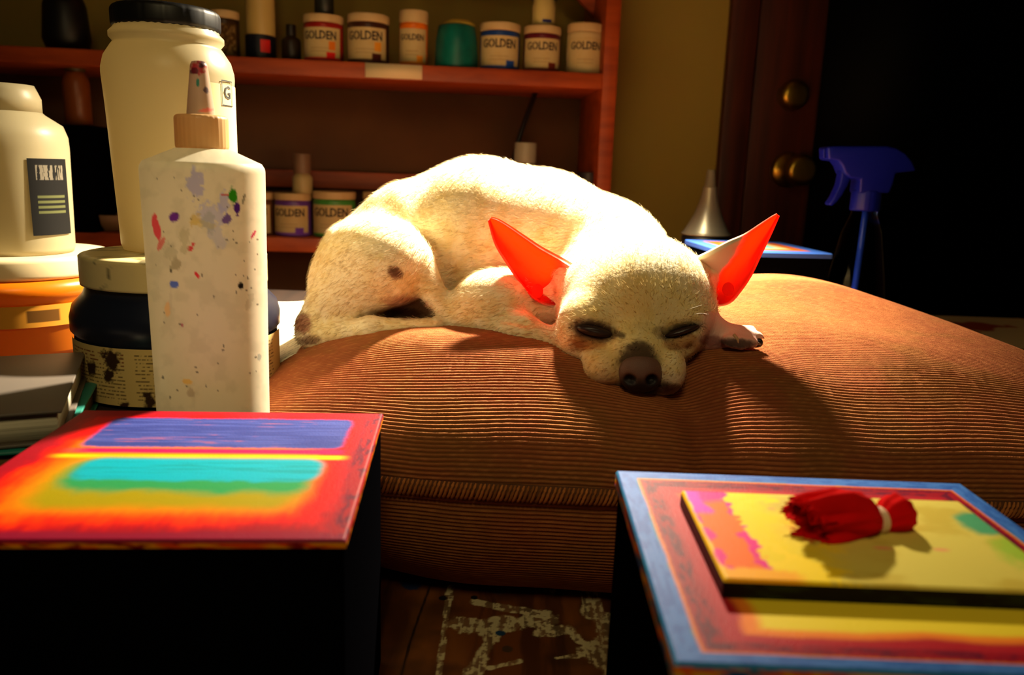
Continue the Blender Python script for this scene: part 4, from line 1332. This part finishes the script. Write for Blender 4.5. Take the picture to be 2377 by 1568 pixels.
class SDF:
    def __init__(self):
        self.ops = []
    def cone(self, a, b, k=0.012, sub=False):
        self.ops.append(('c', a[0], a[1], b[0], b[1], k, sub))
        return self
    def ell(self, c, r, R=None, k=0.012, sub=False):
        self.ops.append(('e', np.asarray(c, float), np.asarray(r, float), R, k, sub))
        return self
    @staticmethod
    def dist(op, P):
        if op[0] == 'c':
            _, a, ra, b, rb, k, sub = op
            ab = b - a
            t = np.clip(((P - a) @ ab) / (ab @ ab + 1e-12), 0, 1)
            return np.linalg.norm(P - a - t[..., None] * ab, axis=-1) - (ra + (rb - ra) * t)
        _, c, r, R, k, sub = op
        q = P - c
        if R is not None:
            q = q @ R
        k0 = np.linalg.norm(q / r, axis=-1)
        k1 = np.linalg.norm(q / (r * r), axis=-1)
        return k0 * (k0 - 1.0) / np.maximum(k1, 1e-9)
    @staticmethod
    def comb(f, d, k, sub):
        if sub:
            h = np.maximum(k - np.abs(f + d), 0) / k
            return np.maximum(f, -d) + h * h * k * 0.25
        h = np.maximum(k - np.abs(f - d), 0) / k
        return np.minimum(f, d) - h * h * k * 0.25
    def eval(self, P):
        f = np.full(P.shape[:-1], 1.0)
        for op in self.ops:
            f = self.comb(f, self.dist(op, P), op[-2], op[-1])
        return f
    def mesh(self, lo, hi, h):
        lo, hi = np.asarray(lo, float), np.asarray(hi, float)
        n = np.ceil((hi - lo) / h).astype(int) + 1
        ax = [lo[i] + h * np.arange(n[i]) for i in range(3)]
        Fd = np.full(n, 1.0, np.float32)
        for op in self.ops:
            if op[0] == 'c':
                a0 = np.minimum(op[1] - op[2], op[3] - op[4])
                a1 = np.maximum(op[1] + op[2], op[3] + op[4])
            else:
                rm = op[2].max() if op[3] is not None else op[2]
                a0, a1 = op[1] - rm, op[1] + rm
            pad = op[-2] + 3 * h
            i0 = np.clip(np.floor((a0 - pad - lo) / h).astype(int), 0, n)
            i1 = np.clip(np.ceil((a1 + pad - lo) / h).astype(int) + 1, 0, n)
            if np.any(i1 <= i0):
                continue
            sl = tuple(slice(i0[i], i1[i]) for i in range(3))
            G = np.stack(np.meshgrid(*[ax[i][sl[i]] for i in range(3)], indexing='ij'), -1)
            Fd[sl] = self.comb(Fd[sl], self.dist(op, G), op[-2], op[-1])
        return surface_nets(Fd, lo, h)

def surface_nets(Fd, lo, h):
    nx, ny, nz = Fd.shape
    s = Fd < 0
    cnt = np.zeros((nx - 1, ny - 1, nz - 1), np.int8)
    for i in (0, 1):
        for j in (0, 1):
            for k in (0, 1):
                cnt += s[i:nx - 1 + i, j:ny - 1 + j, k:nz - 1 + k]
    act = (cnt > 0) & (cnt < 8)
    idx = -np.ones(act.shape, np.int64)
    C = np.argwhere(act)
    idx[act] = np.arange(len(C))
    acc = np.zeros((len(C), 3))
    num = np.zeros(len(C))
    cor = [(i, j, k) for i in (0, 1) for j in (0, 1) for k in (0, 1)]
    val = {q: Fd[C[:, 0] + q[0], C[:, 1] + q[1], C[:, 2] + q[2]].astype(float) for q in cor}
    for a in cor:
        for d in range(3):
            if a[d] == 0:
                b = list(a)
                b[d] = 1
                b = tuple(b)
                va, vb = val[a], val[b]
                m = (va < 0) != (vb < 0)
                t = np.where(m, va / np.where(m, va - vb, 1), 0)
                pt = np.tile(np.array(a, float), (len(C), 1))
                pt[:, d] = t
                acc += pt * m[:, None]
                num += m
    V = lo + h * (C + acc / np.maximum(num, 1)[:, None])
    quads = []
    for d in range(3):
        e, f = [(1, 2), (2, 0), (0, 1)][d]
        sa = [slice(None)] * 3
        sb = [slice(None)] * 3
        sa[d], sb[d] = slice(0, -1), slice(1, None)
        A, B = s[tuple(sa)], s[tuple(sb)]
        for flip in (False, True):
            E = np.argwhere((A & ~B) if not flip else (~A & B))
            ok = (E[:, e] > 0) & (E[:, f] > 0) & (E[:, e] < Fd.shape[e] - 1) & (E[:, f] < Fd.shape[f] - 1)
            E = E[ok]
            def cell(de, df):
                q = E.copy()
                q[:, e] += de
                q[:, f] += df
                return idx[q[:, 0], q[:, 1], q[:, 2]]
            Q = np.stack([cell(-1, -1), cell(0, -1), cell(0, 0), cell(-1, 0)], 1)
            if flip:
                Q = Q[:, ::-1]
            quads.append(Q)
    Q = np.concatenate(quads)
    Q = Q[(Q >= 0).all(1)]
    return V, Q

def smooth_mesh(V, Q, it=3, lam=0.5):
    E = np.concatenate([Q[:, [0, 1]], Q[:, [1, 2]], Q[:, [2, 3]], Q[:, [3, 0]]])
    n = len(V)
    deg = np.bincount(E[:, 0], minlength=n) + np.bincount(E[:, 1], minlength=n)
    for _ in range(it):
        S = np.stack([np.bincount(E[:, 0], V[E[:, 1], k], n) + np.bincount(E[:, 1], V[E[:, 0], k], n) for k in range(3)], 1)
        V = V + lam * (S / np.maximum(deg, 1)[:, None] - V)
    return V

def vnormals(V, Q):
    fn = np.cross(V[Q[:, 2]] - V[Q[:, 0]], V[Q[:, 3]] - V[Q[:, 1]])
    N = np.stack([sum(np.bincount(Q[:, j], fn[:, k], len(V)) for j in range(4)) for k in range(3)], 1)
    return N / (np.linalg.norm(N, axis=1)[:, None] + 1e-12)

def pe(px, py, Y, rx, ry, rz, rot=0.0):
    """ellipsoid by pixel centre and pixel radii, depth radius in metres; rot turns it in the picture plane"""
    p = at(px, py, Y)
    Rm = None
    ar_ = math.radians(rot)
    a = vR * math.cos(ar_) - vU * math.sin(ar_)
    b = vR * math.sin(ar_) + vU * math.cos(ar_)
    Rm = np.stack([a, vF, b], 1)
    return p, (sz(rx, p), rz, sz(ry, p)), Rm

D = SDF()
# trunk, rump to neck
ch = [sph(805, 668, .655, 88), sph(850, 628, .66, 118), sph(965, 578, .67, 152), sph(1110, 560, .68, 187), sph(1250, 592, .677, 190), sph(1390, 636, .66, 172), sph(1450, 668, .615, 138)]
for a, b in zip(ch[:-1], ch[1:]):
    D.cone(a, b, 0.010)
# belly and chest down to the cushion
D.cone(sph(960, 690, .66, 110), sph(1280, 705, .65, 120), 0.03)
D.ell(*pe(1270, 715, .605, 95, 75, .035), k=0.02)
# thigh, folded hind leg
D.ell(*pe(902, 616, .602, 100, 104, .036, 8), k=0.006)
D.cone(sph(845, 600, .617, 88), sph(800, 690, .605, 62), 0.02)
D.cone(sph(800, 680, .605, 66), sph(722, 752, .592, 36), 0.018)
D.cone(sph(972, 606, .598, 34), sph(1048, 772, .582, 24), 0.008)
D.ell(*pe(960, 748, .592, 75, 36, .022), k=0.006, sub=True)
D.cone(sph(714, 776, .588, 28), sph(860, 762, .577, 24), 0.005)
D.cone(sph(860, 762, .577, 24), sph(1010, 756, .573, 17), 0.008)
D.cone(sph(722, 796, .586, 13), sph(930, 782, .575, 11), 0.003)
# left foreleg: upper arm and forearm
D.ell(*pe(1150, 694, .592, 100, 72, .032, -6), k=0.012)
D.cone(sph(1096, 742, .578, 34), sph(1210, 772, .558, 36), 0.012)
D.cone(sph(1210, 772, .558, 36), sph(1330, 810, .535, 34), 0.012)
# throat and neck ruff joining the head
D.cone(sph(1400, 690, .60, 120), sph(1440, 740, .565, 105), 0.02)
# skull
D.ell(*pe(1480, 686, .570, 164, 142, .060), k=0.015)
D.ell(*pe(1478, 728, .550, 172, 88, .040), k=0.015)
D.ell(*pe(1480, 704, .549, 148, 76, .039), k=0.018)
# ear roots
D.cone(sph(1345, 655, .566, 46), sph(1308, 640, .572, 16), 0.014)
D.cone(sph(1612, 655, .562, 44), sph(1652, 640, .562, 16), 0.014)
# cheeks, brows
D.ell(*pe(1365, 772, .527, 66, 70, .024), k=0.012)
D.ell(*pe(1578, 772, .527, 52, 64, .024), k=0.012)
D.ell(*pe(1385, 730, .524, 60, 26, .010, -8), k=0.016)
D.ell(*pe(1577, 730, .524, 54, 24, .010, 8), k=0.016)
# muzzle and lips
D.cone(sph(1482, 752, .528, 58), sph(1484, 822, .497, 46), 0.012)
D.ell(*pe(1476, 838, .507, 104, 66, .024), k=0.010)
D.ell(*pe(1412, 844, .503, 60, 52, .020, -30), k=0.006)
D.ell(*pe(1548, 852, .499, 42, 60, .020, -8), k=0.005)
D.ell(*pe(1482, 800, .497, 60, 40, .014), k=0.008)
# chin on the cushion
D.ell(*pe(1490, 890, .508, 84, 30, .018), k=0.008)
# eye hollows
def surf(px, py, y0=0.46, y1=0.62, S=None):
    ys = np.linspace(y0, y1, 900)
    P = np.stack([at(px, py, y) for y in ys])
    f = (S or D).eval(P)
    i = np.argmax(f < 0)
    return P[i]
eL, eR = surf(1378, 768), surf(1582, 767)
ELr, ERr = 12, -17
D.ell(*pe(1378, 768, eL[1] - 0.001, 52, 17, .0052, ELr), k=0.007, sub=True)
D.ell(*pe(1582, 768, eR[1] - 0.001, 50, 13, .0052, ERr), k=0.006, sub=True)
# cheek fold under each eye and the groove beside the muzzle
D.cone(sph(1338, 812, surf(1338, 812)[1] - .001, 7), sph(1412, 802, surf(1412, 802)[1] - .001, 5), 0.006, True)
D.cone(sph(1600, 815, surf(1600, 815)[1] - .001, 6), sph(1560, 800, surf(1560, 800)[1] - .001, 5), 0.006, True)
# crease of the elbow
D.cone(sph(1150, 735, surf(1150, 735, .5, .7)[1] - .0005, 5), sph(1225, 752, surf(1225, 752, .5, .7)[1] - .0005, 6), 0.005, True)
# tuft on the back
D.cone(sph(1318, 425, .672, 22), sph(1303, 408, .672, 6), 0.004)
# right foreleg, paw and toes
D.cone(sph(1560, 770, .548, 46), sph(1648, 776, .537, 33), 0.012)
D.cone(sph(1648, 776, .537, 33), sph(1700, 782, .533, 28), 0.008)
for (x0, y0, x1, y1, Y, r0, r1) in ((1700, 772, 1742, 768, .535, 16, 13), (1705, 780, 1760, 782, .529, 16, 12), (1700, 790, 1748, 797, .523, 16, 12), (1690, 792, 1722, 803, .520, 14, 10)):
    D.cone(sph(x0, y0, Y, r0), sph(x1, y1, Y, r1), 0.0035)

lo = np.array([-0.20, 0.455, 0.115])
hi = np.array([0.205, 0.775, 0.305])
V, Q = D.mesh(lo, hi, 0.00135)
V = smooth_mesh(V, Q, 2, 0.5)
N = vnormals(V, Q)
px_, py_ = proj(V)
facing = ((CAM - V) * N).sum(1) > 0

# coat colours
nz_ = fbm(px_ / 26, py_ / 26, 171)
nf_ = fbm(px_ / 6, py_ / 6, 172)
coat = np.broadcast_to(lin(240, 226, 190), (len(V), 3)).copy()
coat = mixc(coat, lin(226, 202, 140), 0.6 * sstep(0.42, 0.68, nz_))
def mark(px, py, rx, ry, rgb, ang=0.0, a=1.0, rg=0.5, s0=1.25, s1=0.65, ymax=None):
    global coat
    ca_, sa = math.cos(math.radians(ang)), math.sin(math.radians(ang))
    dx, dy = px_ - px, py_ - py
    d = np.hypot((dx * ca_ + dy * sa) / rx, (-dx * sa + dy * ca_) / ry)
    m = sstep(s0, s1, d + (nf_ - 0.5) * rg) * facing * a
    if ymax is not None:
        m = m * (V[:, 1] < ymax)
    coat = mixc(coat, lin(rgb), m)
mark(917, 633, 20, 15, (104, 60, 44), 20, .95)
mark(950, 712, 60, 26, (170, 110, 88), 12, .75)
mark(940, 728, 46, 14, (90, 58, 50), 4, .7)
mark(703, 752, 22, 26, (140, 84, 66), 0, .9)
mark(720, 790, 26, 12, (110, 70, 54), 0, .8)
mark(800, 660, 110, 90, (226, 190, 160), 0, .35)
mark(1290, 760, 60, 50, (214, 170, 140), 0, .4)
# face
mark(1478, 750, 165, 120, (240, 212, 124), 0, .5)  # yellow of the warm light on the face, mixed into the coat
mark(1368, 806, 44, 7, (150, 96, 46), -8, .6, ymax=.56)
mark(1345, 772, 16, 30, (190, 130, 80), 0, .5, ymax=.56)
mark(1478, 700, 40, 70, (224, 186, 110), 0, .5)
mark(1370, 790, 50, 26, (160, 100, 44), -10, .85, ymax=.56)
mark(1378, 768, 56, 25, (96, 62, 50), ELr, .95, .4, ymax=.56)
mark(1378, 769, 46, 16, (34, 22, 24), ELr, 1, .3, ymax=.56)
mark(1440, 778, 14, 8, (60, 40, 30), 25, .8, ymax=.56)
mark(1585, 793, 44, 18, (170, 110, 52), -16, .75, ymax=.56)
mark(1582, 768, 52, 17, (84, 60, 46), ERr, .9, .4, ymax=.56)
mark(1582, 769, 48, 11, (24, 18, 20), ERr, 1, .3, ymax=.56)
mark(1532, 770, 20, 12, (120, 96, 60), 0, .5, ymax=.56)
mark(1400, 850, 60, 50, (230, 186, 116), 0, .5, ymax=.56)
mark(1482, 842, 50, 46, (74, 58, 46), 0, .97, .35, ymax=.53)
mark(1484, 812, 28, 22, (88, 72, 54), 0, .9, .4, ymax=.53)
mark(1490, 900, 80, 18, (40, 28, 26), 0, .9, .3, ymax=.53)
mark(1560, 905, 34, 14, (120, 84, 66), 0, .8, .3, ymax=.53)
# pink paw
pw = sstep(1615, 1650, px_) * (py_ > 725) * (V[:, 1] < 0.60)
coat = mixc(coat, lin(246, 196, 184), pw * 0.95)
mark(1655, 792, 34, 14, (140, 66, 66), 6, .7)
mark(1715, 798, 44, 12, (52, 36, 34), 4, .9)

dogc = (0.02, 0.62, 0.155)
dog = thing('dog', 'cream white short haired dog curled up asleep with its chin on the cushion', 'dog', dogc)
M_dog = mat('dog_coat', attr=True, rough=0.85, spec=0.15, sheen=0.15, bump=((500, 300, 500), 0.35, 0.0012))
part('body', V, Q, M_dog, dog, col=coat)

# ears
def ear(up, low, Yb, Yt, cup, name_label, white_fn, thick=0.0011, root=0.0):
    nt_, ns = 40, 22
    U = spline(up, nt_)
    Lw = spline(low, nt_)
    t = np.linspace(0, 1, nt_)
    P = np.zeros((nt_, ns, 3))
    s = np.linspace(0, 1, ns)
    for i in range(nt_):
        Yc = Yb + (Yt - Yb) * t[i] + root * (1 - min(t[i] / 0.4, 1)) ** 2
        for j in range(ns):
            q = U[i] * (1 - s[j]) + Lw[i] * s[j]
            bow = 4 * s[j] * (1 - s[j])
            P[i, j] = at(q[0], q[1], Yc + cup * bow * (1 - 0.75 * t[i] ** 2) - 0.004 * (1 - s[j]) * (1 - t[i]))
    Pf = P.reshape(-1, 3)
    F = grid_faces(nt_, ns)
    N = vnormals(Pf, F)
    if ((CAM - Pf) * N).sum() < 0:
        F = F[:, ::-1]
        N = -N
    th = (thick * (1.5 - 0.9 * t))[:, None, None] * np.ones((1, ns, 1))
    front_ = (P + N.reshape(P.shape) * th)
    back_ = (P - N.reshape(P.shape) * th)
    n = len(Pf)
    A = np.concatenate([front_.reshape(-1, 3), back_.reshape(-1, 3)])
    bd = [i * ns for i in range(nt_)] + [(nt_ - 1) * ns + j for j in range(1, ns)] + [i * ns + ns - 1 for i in range(nt_ - 2, -1, -1)] + [j for j in range(ns - 2, 0, -1)]
    bd = np.array(bd)
    b2 = np.roll(bd, -1)
    rim = np.stack([bd, b2, b2 + n, bd + n], 1)
    Fa = np.concatenate([F, F[:, ::-1] + n, rim])
    Tt, Ss = np.repeat(t, ns), np.tile(s, nt_)
    nn = fbm(Tt * 9, Ss * 7, 181)
    inner = np.broadcast_to(lin(232, 92, 68), (n, 3)).copy()
    inner = mixc(inner, lin(190, 48, 42), sstep(0.48, 0.62, nn) * 0.8)
    inner = mixc(inner, lin(140, 40, 42), sstep(0.34, 0.08, Tt) * sstep(0.2, 0.5, Ss))
    wh = white_fn(Tt, Ss, nn)
    inner = mixc(inner, lin(240, 226, 196), wh)
    outer = np.broadcast_to(lin(240, 180, 150), (n, 3)).copy()
    outer = mixc(outer, lin(242, 230, 200), sstep(0.25, 0.05, Tt))
    tr_ = np.clip(0.80 * (1 - wh) * (0.75 + 0.3 * nn), 0, 1)
    tr_ = tr_ * (0.45 + 0.55 * sstep(0.0, 0.25, Tt))
    e = part('ear', A, Fa, M_ear, dog, col=np.concatenate([inner, outer]), extra={'thin': np.concatenate([tr_, tr_])}, label=name_label)
    return e

M_ear = mat('ear_skin', attr=True, rough=0.7, spec=0.06, tmix='thin', translucent=(255, 88, 32))
earL = ear([(1330, 618), (1300, 600), (1255, 575), (1215, 548), (1180, 524), (1156, 510), (1140, 505)],
           [(1300, 712), (1268, 706), (1236, 690), (1205, 652), (1175, 608), (1150, 566), (1134, 512)], .566, .578, .014, 'thin ear glowing red in the backlight',
           lambda t, s, n: sstep(0.16, 0.06, t * 0.8 + s * 0.6 + 0.15 * (n - .5)))
earR = ear([(1612, 602), (1650, 584), (1692, 562), (1730, 545), (1765, 522), (1792, 504), (1804, 497)],
           [(1650, 712), (1690, 704), (1716, 678), (1742, 640), (1765, 592), (1788, 545), (1808, 501)], .541, .549, .012, 'thin ear glowing red in the backlight',
           lambda t, s, n: sstep(0.60, 0.48, t * 1.0 + s * 0.75 + 0.2 * (n - .5)), root=0.018)
for e, (px, py, ye) in ((earL, (1247, 676, .564)), (earR, (1690, 672, .539))):
    S2 = SDF().ell(*pe(px, py, ye, 14, 17, .0022, 0), k=0.001)
    p = at(px, py, ye)
    v, q = S2.mesh(p - 0.009, p + 0.009, 0.0006)
    v = smooth_mesh(v, q, 1)
    part('ear_fold', v, q, M_ear, e, col=np.broadcast_to(lin(250, 90, 70), (len(v), 3)), extra={'thin': np.full(len(v), 0.8)})

# nose
S3 = SDF()
nb = surf(1486, 862)
ny_ = nb[1] + 0.002
S3.ell(*pe(1486, 858, ny_, 50, 38, .0085), k=0.004)
S3.ell(*pe(1488, 882, ny_ + .001, 44, 30, .008), k=0.006)
for px, an in ((1462, 20), (1513, -20)):
    S3.ell(*pe(px, 882, ny_ - .0078, 13, 10, .005, an), k=0.003, sub=True)
    S3.cone(sph(px, 884, ny_ - .008, 4), sph(px + (-18 if px < 1486 else 18), 892, ny_ - .0065, 3), 0.002, True)
S3.cone(sph(1488, 888, ny_ - .010, 3), sph(1489, 912, ny_ - .009, 3), 0.002, True)
p = at(1486, 866, ny_)
v, q = S3.mesh(p - 0.022, p + 0.022, 0.0006)
v = smooth_mesh(v, q, 2)
npx, npy = proj(v)
c = np.broadcast_to(lin(112, 78, 66), (len(v), 3)).copy()
c = mixc(c, lin(30, 22, 24), sstep(868, 896, npy))  # darker towards the bottom: part nose colour, part painted shading
c = mixc(c, lin(22, 16, 18), sstep(1.5, 0.9, np.minimum(np.hypot((npx - 1462) / 13, (npy - 882) / 11), np.hypot((npx - 1513) / 13, (npy - 882) / 11))))
part('nose', v, q, mat('nose_skin', attr=True, rough=0.45, bump=((2200, 2200, 2200), 0.5, 0.0006)), dog, col=c, label='brown black nose with two nostrils')

# closed eyes: dark lids with a thin slit
for (px, py, rx, ry, rr, s_) in ((1380, 769, 42, 13, ELr, eL), (1583, 769, 42, 8, ERr, eR)):
    S4 = SDF().ell(*pe(px, py, s_[1] + 0.0035, rx, ry, .0058, rr), k=0.001)
    ar_ = math.radians(rr)
    dx, dy = math.cos(ar_) * rx * 0.8, math.sin(ar_) * rx * 0.8
    S4.cone(sph(px - dx, py - dy - 1, s_[1] - 0.0022, 1.6), sph(px + dx, py + dy - 1, s_[1] - 0.0022, 1.6), 0.0012, True)
    p = at(px, py, s_[1])
    v, q = S4.mesh(p - 0.016, p + 0.016, 0.0005)
    v = smooth_mesh(v, q, 1)
    part('eyelid', v, q, mat('dark_eyelid', (44, 28, 30), 0.4), dog, label='dark closed eyelid')

# claws and pads of the outstretched paw
for (x0, y0, x1, y1, Y) in ((1742, 766, 1758, 772, .535), (1760, 780, 1774, 786, .529), (1750, 798, 1766, 800, .523)):
    part('claw', *tube(np.stack([at(x0, y0, Y), at((x0 + x1) / 2, (y0 + y1) / 2 - 2, Y - .001), at(x1, y1, Y - .001)]), np.array([0.0016, 0.0012, 0.0003]), 8), mat('claw_horn', (120, 96, 82), 0.4), dog)
part('claw', *tube(np.stack([at(1703, 776, .519), at(1712, 788, .5175), at(1714, 804, .5175)]), np.array([0.0011, 0.0011, 0.0005]), 8), mat('pale_claw', (214, 170, 130), 0.4), dog)
S5 = SDF().cone(sph(1716, 800, .523, 12), sph(1760, 796, .526, 11), 0.002)
p = at(1738, 798, .524)
v, q = S5.mesh(p - 0.015, p + 0.015, 0.0007)
part('paw_pad', v, q, mat('pad_skin', (26, 22, 24), 0.6), dog)

# fur: short blades lying along the coat
def fur(count, V, Q, N, coat):
    nose = at(1486, 830, .49)
    keep = np.where((V[:, 2] > 0.135))[0]
    qp, qy = proj(V)
    bad = (np.hypot((qp - 1485) / 52, (qy - 862) / 50) < 1) & (V[:, 1] < .53)
    bad |= (np.hypot((qp - 1378) / 44, (qy - 768) / 14) < 1) & (V[:, 1] < .55)
    bad |= (np.hypot((qp - 1582) / 44, (qy - 768) / 11) < 1) & (V[:, 1] < .55)
    bad |= (qp > 1640) & (qy > 725) & (V[:, 1] < .6)
    keep = keep[~bad[keep]]
    i = rng.choice(keep, count)
    P, n, c = V[i], N[i], coat[i]
    P = P + rng.normal(size=P.shape) * 0.0006
    head = np.exp(-(((P - at(1480, 720, .54)) / np.array([.062, .05, .058])) ** 2).sum(1) ** 2)
    dbody = np.array([-1.0, 0.15, -0.35])[None] * np.ones((count, 1))
    sx = proj(P)[0]
    dbody[:, 2] -= 0.5 * sstep(900, 700, sx)
    dh = P - nose
    dh /= np.linalg.norm(dh, axis=1)[:, None]
    d = dbody * (1 - head)[:, None] + dh * head[:, None]
    d = d + rng.normal(size=d.shape) * 0.28
    d = d - (d * n).sum(1)[:, None] * n
    d /= np.linalg.norm(d, axis=1)[:, None] + 1e-9
    L = (0.0058 * (1 - head) + 0.0034 * head) * rng.uniform(0.6, 1.25, count)
    near = np.linalg.norm(P - nose, axis=1)
    L *= 0.35 + 0.65 * sstep(0.015, 0.05, near)
    w = np.cross(n, d) * 0.00018
    lift = rng.uniform(0.08, 0.32, count)[:, None]
    p0 = P - n * 0.0004
    p1 = P + (d * (1 - lift * 0.3) + n * lift) * (L * 0.5)[:, None]
    p2 = P + (d * 1.0 + n * lift * 0.55) * L[:, None]
    Vv = np.stack([p0 - w, p0 + w, p1 + w * 0.8, p1 - w * 0.8, p2], 1).reshape(-1, 3)
    b = np.arange(count)[:, None] * 5
    tris = np.concatenate([b + np.array([[0, 2, 1]]), b + np.array([[0, 3, 2]]), b + np.array([[3, 4, 2]])])
    cc = np.repeat(c * rng.uniform(0.72, 1.12, (count, 1)), 5, 0)
    o = part('fur', Vv, tris, mat('fur_strands', attr=True, rough=0.75, spec=0.2, tmix=0.5), dog, col=np.clip(cc, 0, 1))
    nrm = np.repeat(n, 5, 0)
    o.data.normals_split_custom_set_from_vertices([tuple(x) for x in nrm])
    o['kind'] = 'stuff'
fur(60000, V, Q, N, coat)
# long brow hairs
for k, pts in enumerate(([(1590, 722), (1606, 716), (1630, 708)], [(1330, 720), (1316, 714), (1302, 712)], [(1600, 735), (1622, 728), (1646, 730)])):
    q = [surf(*p_, .46, .62) if i == 0 else at(*p_, surf(*pts[0], .46, .62)[1] - 0.003 * i) for i, p_ in enumerate(pts)]
    part('whisker', *tube(spline(q, 10), np.linspace(0.00012, 0.00004, 10), 5), mat('whisker_hair', (250, 240, 214), 0.5), dog)
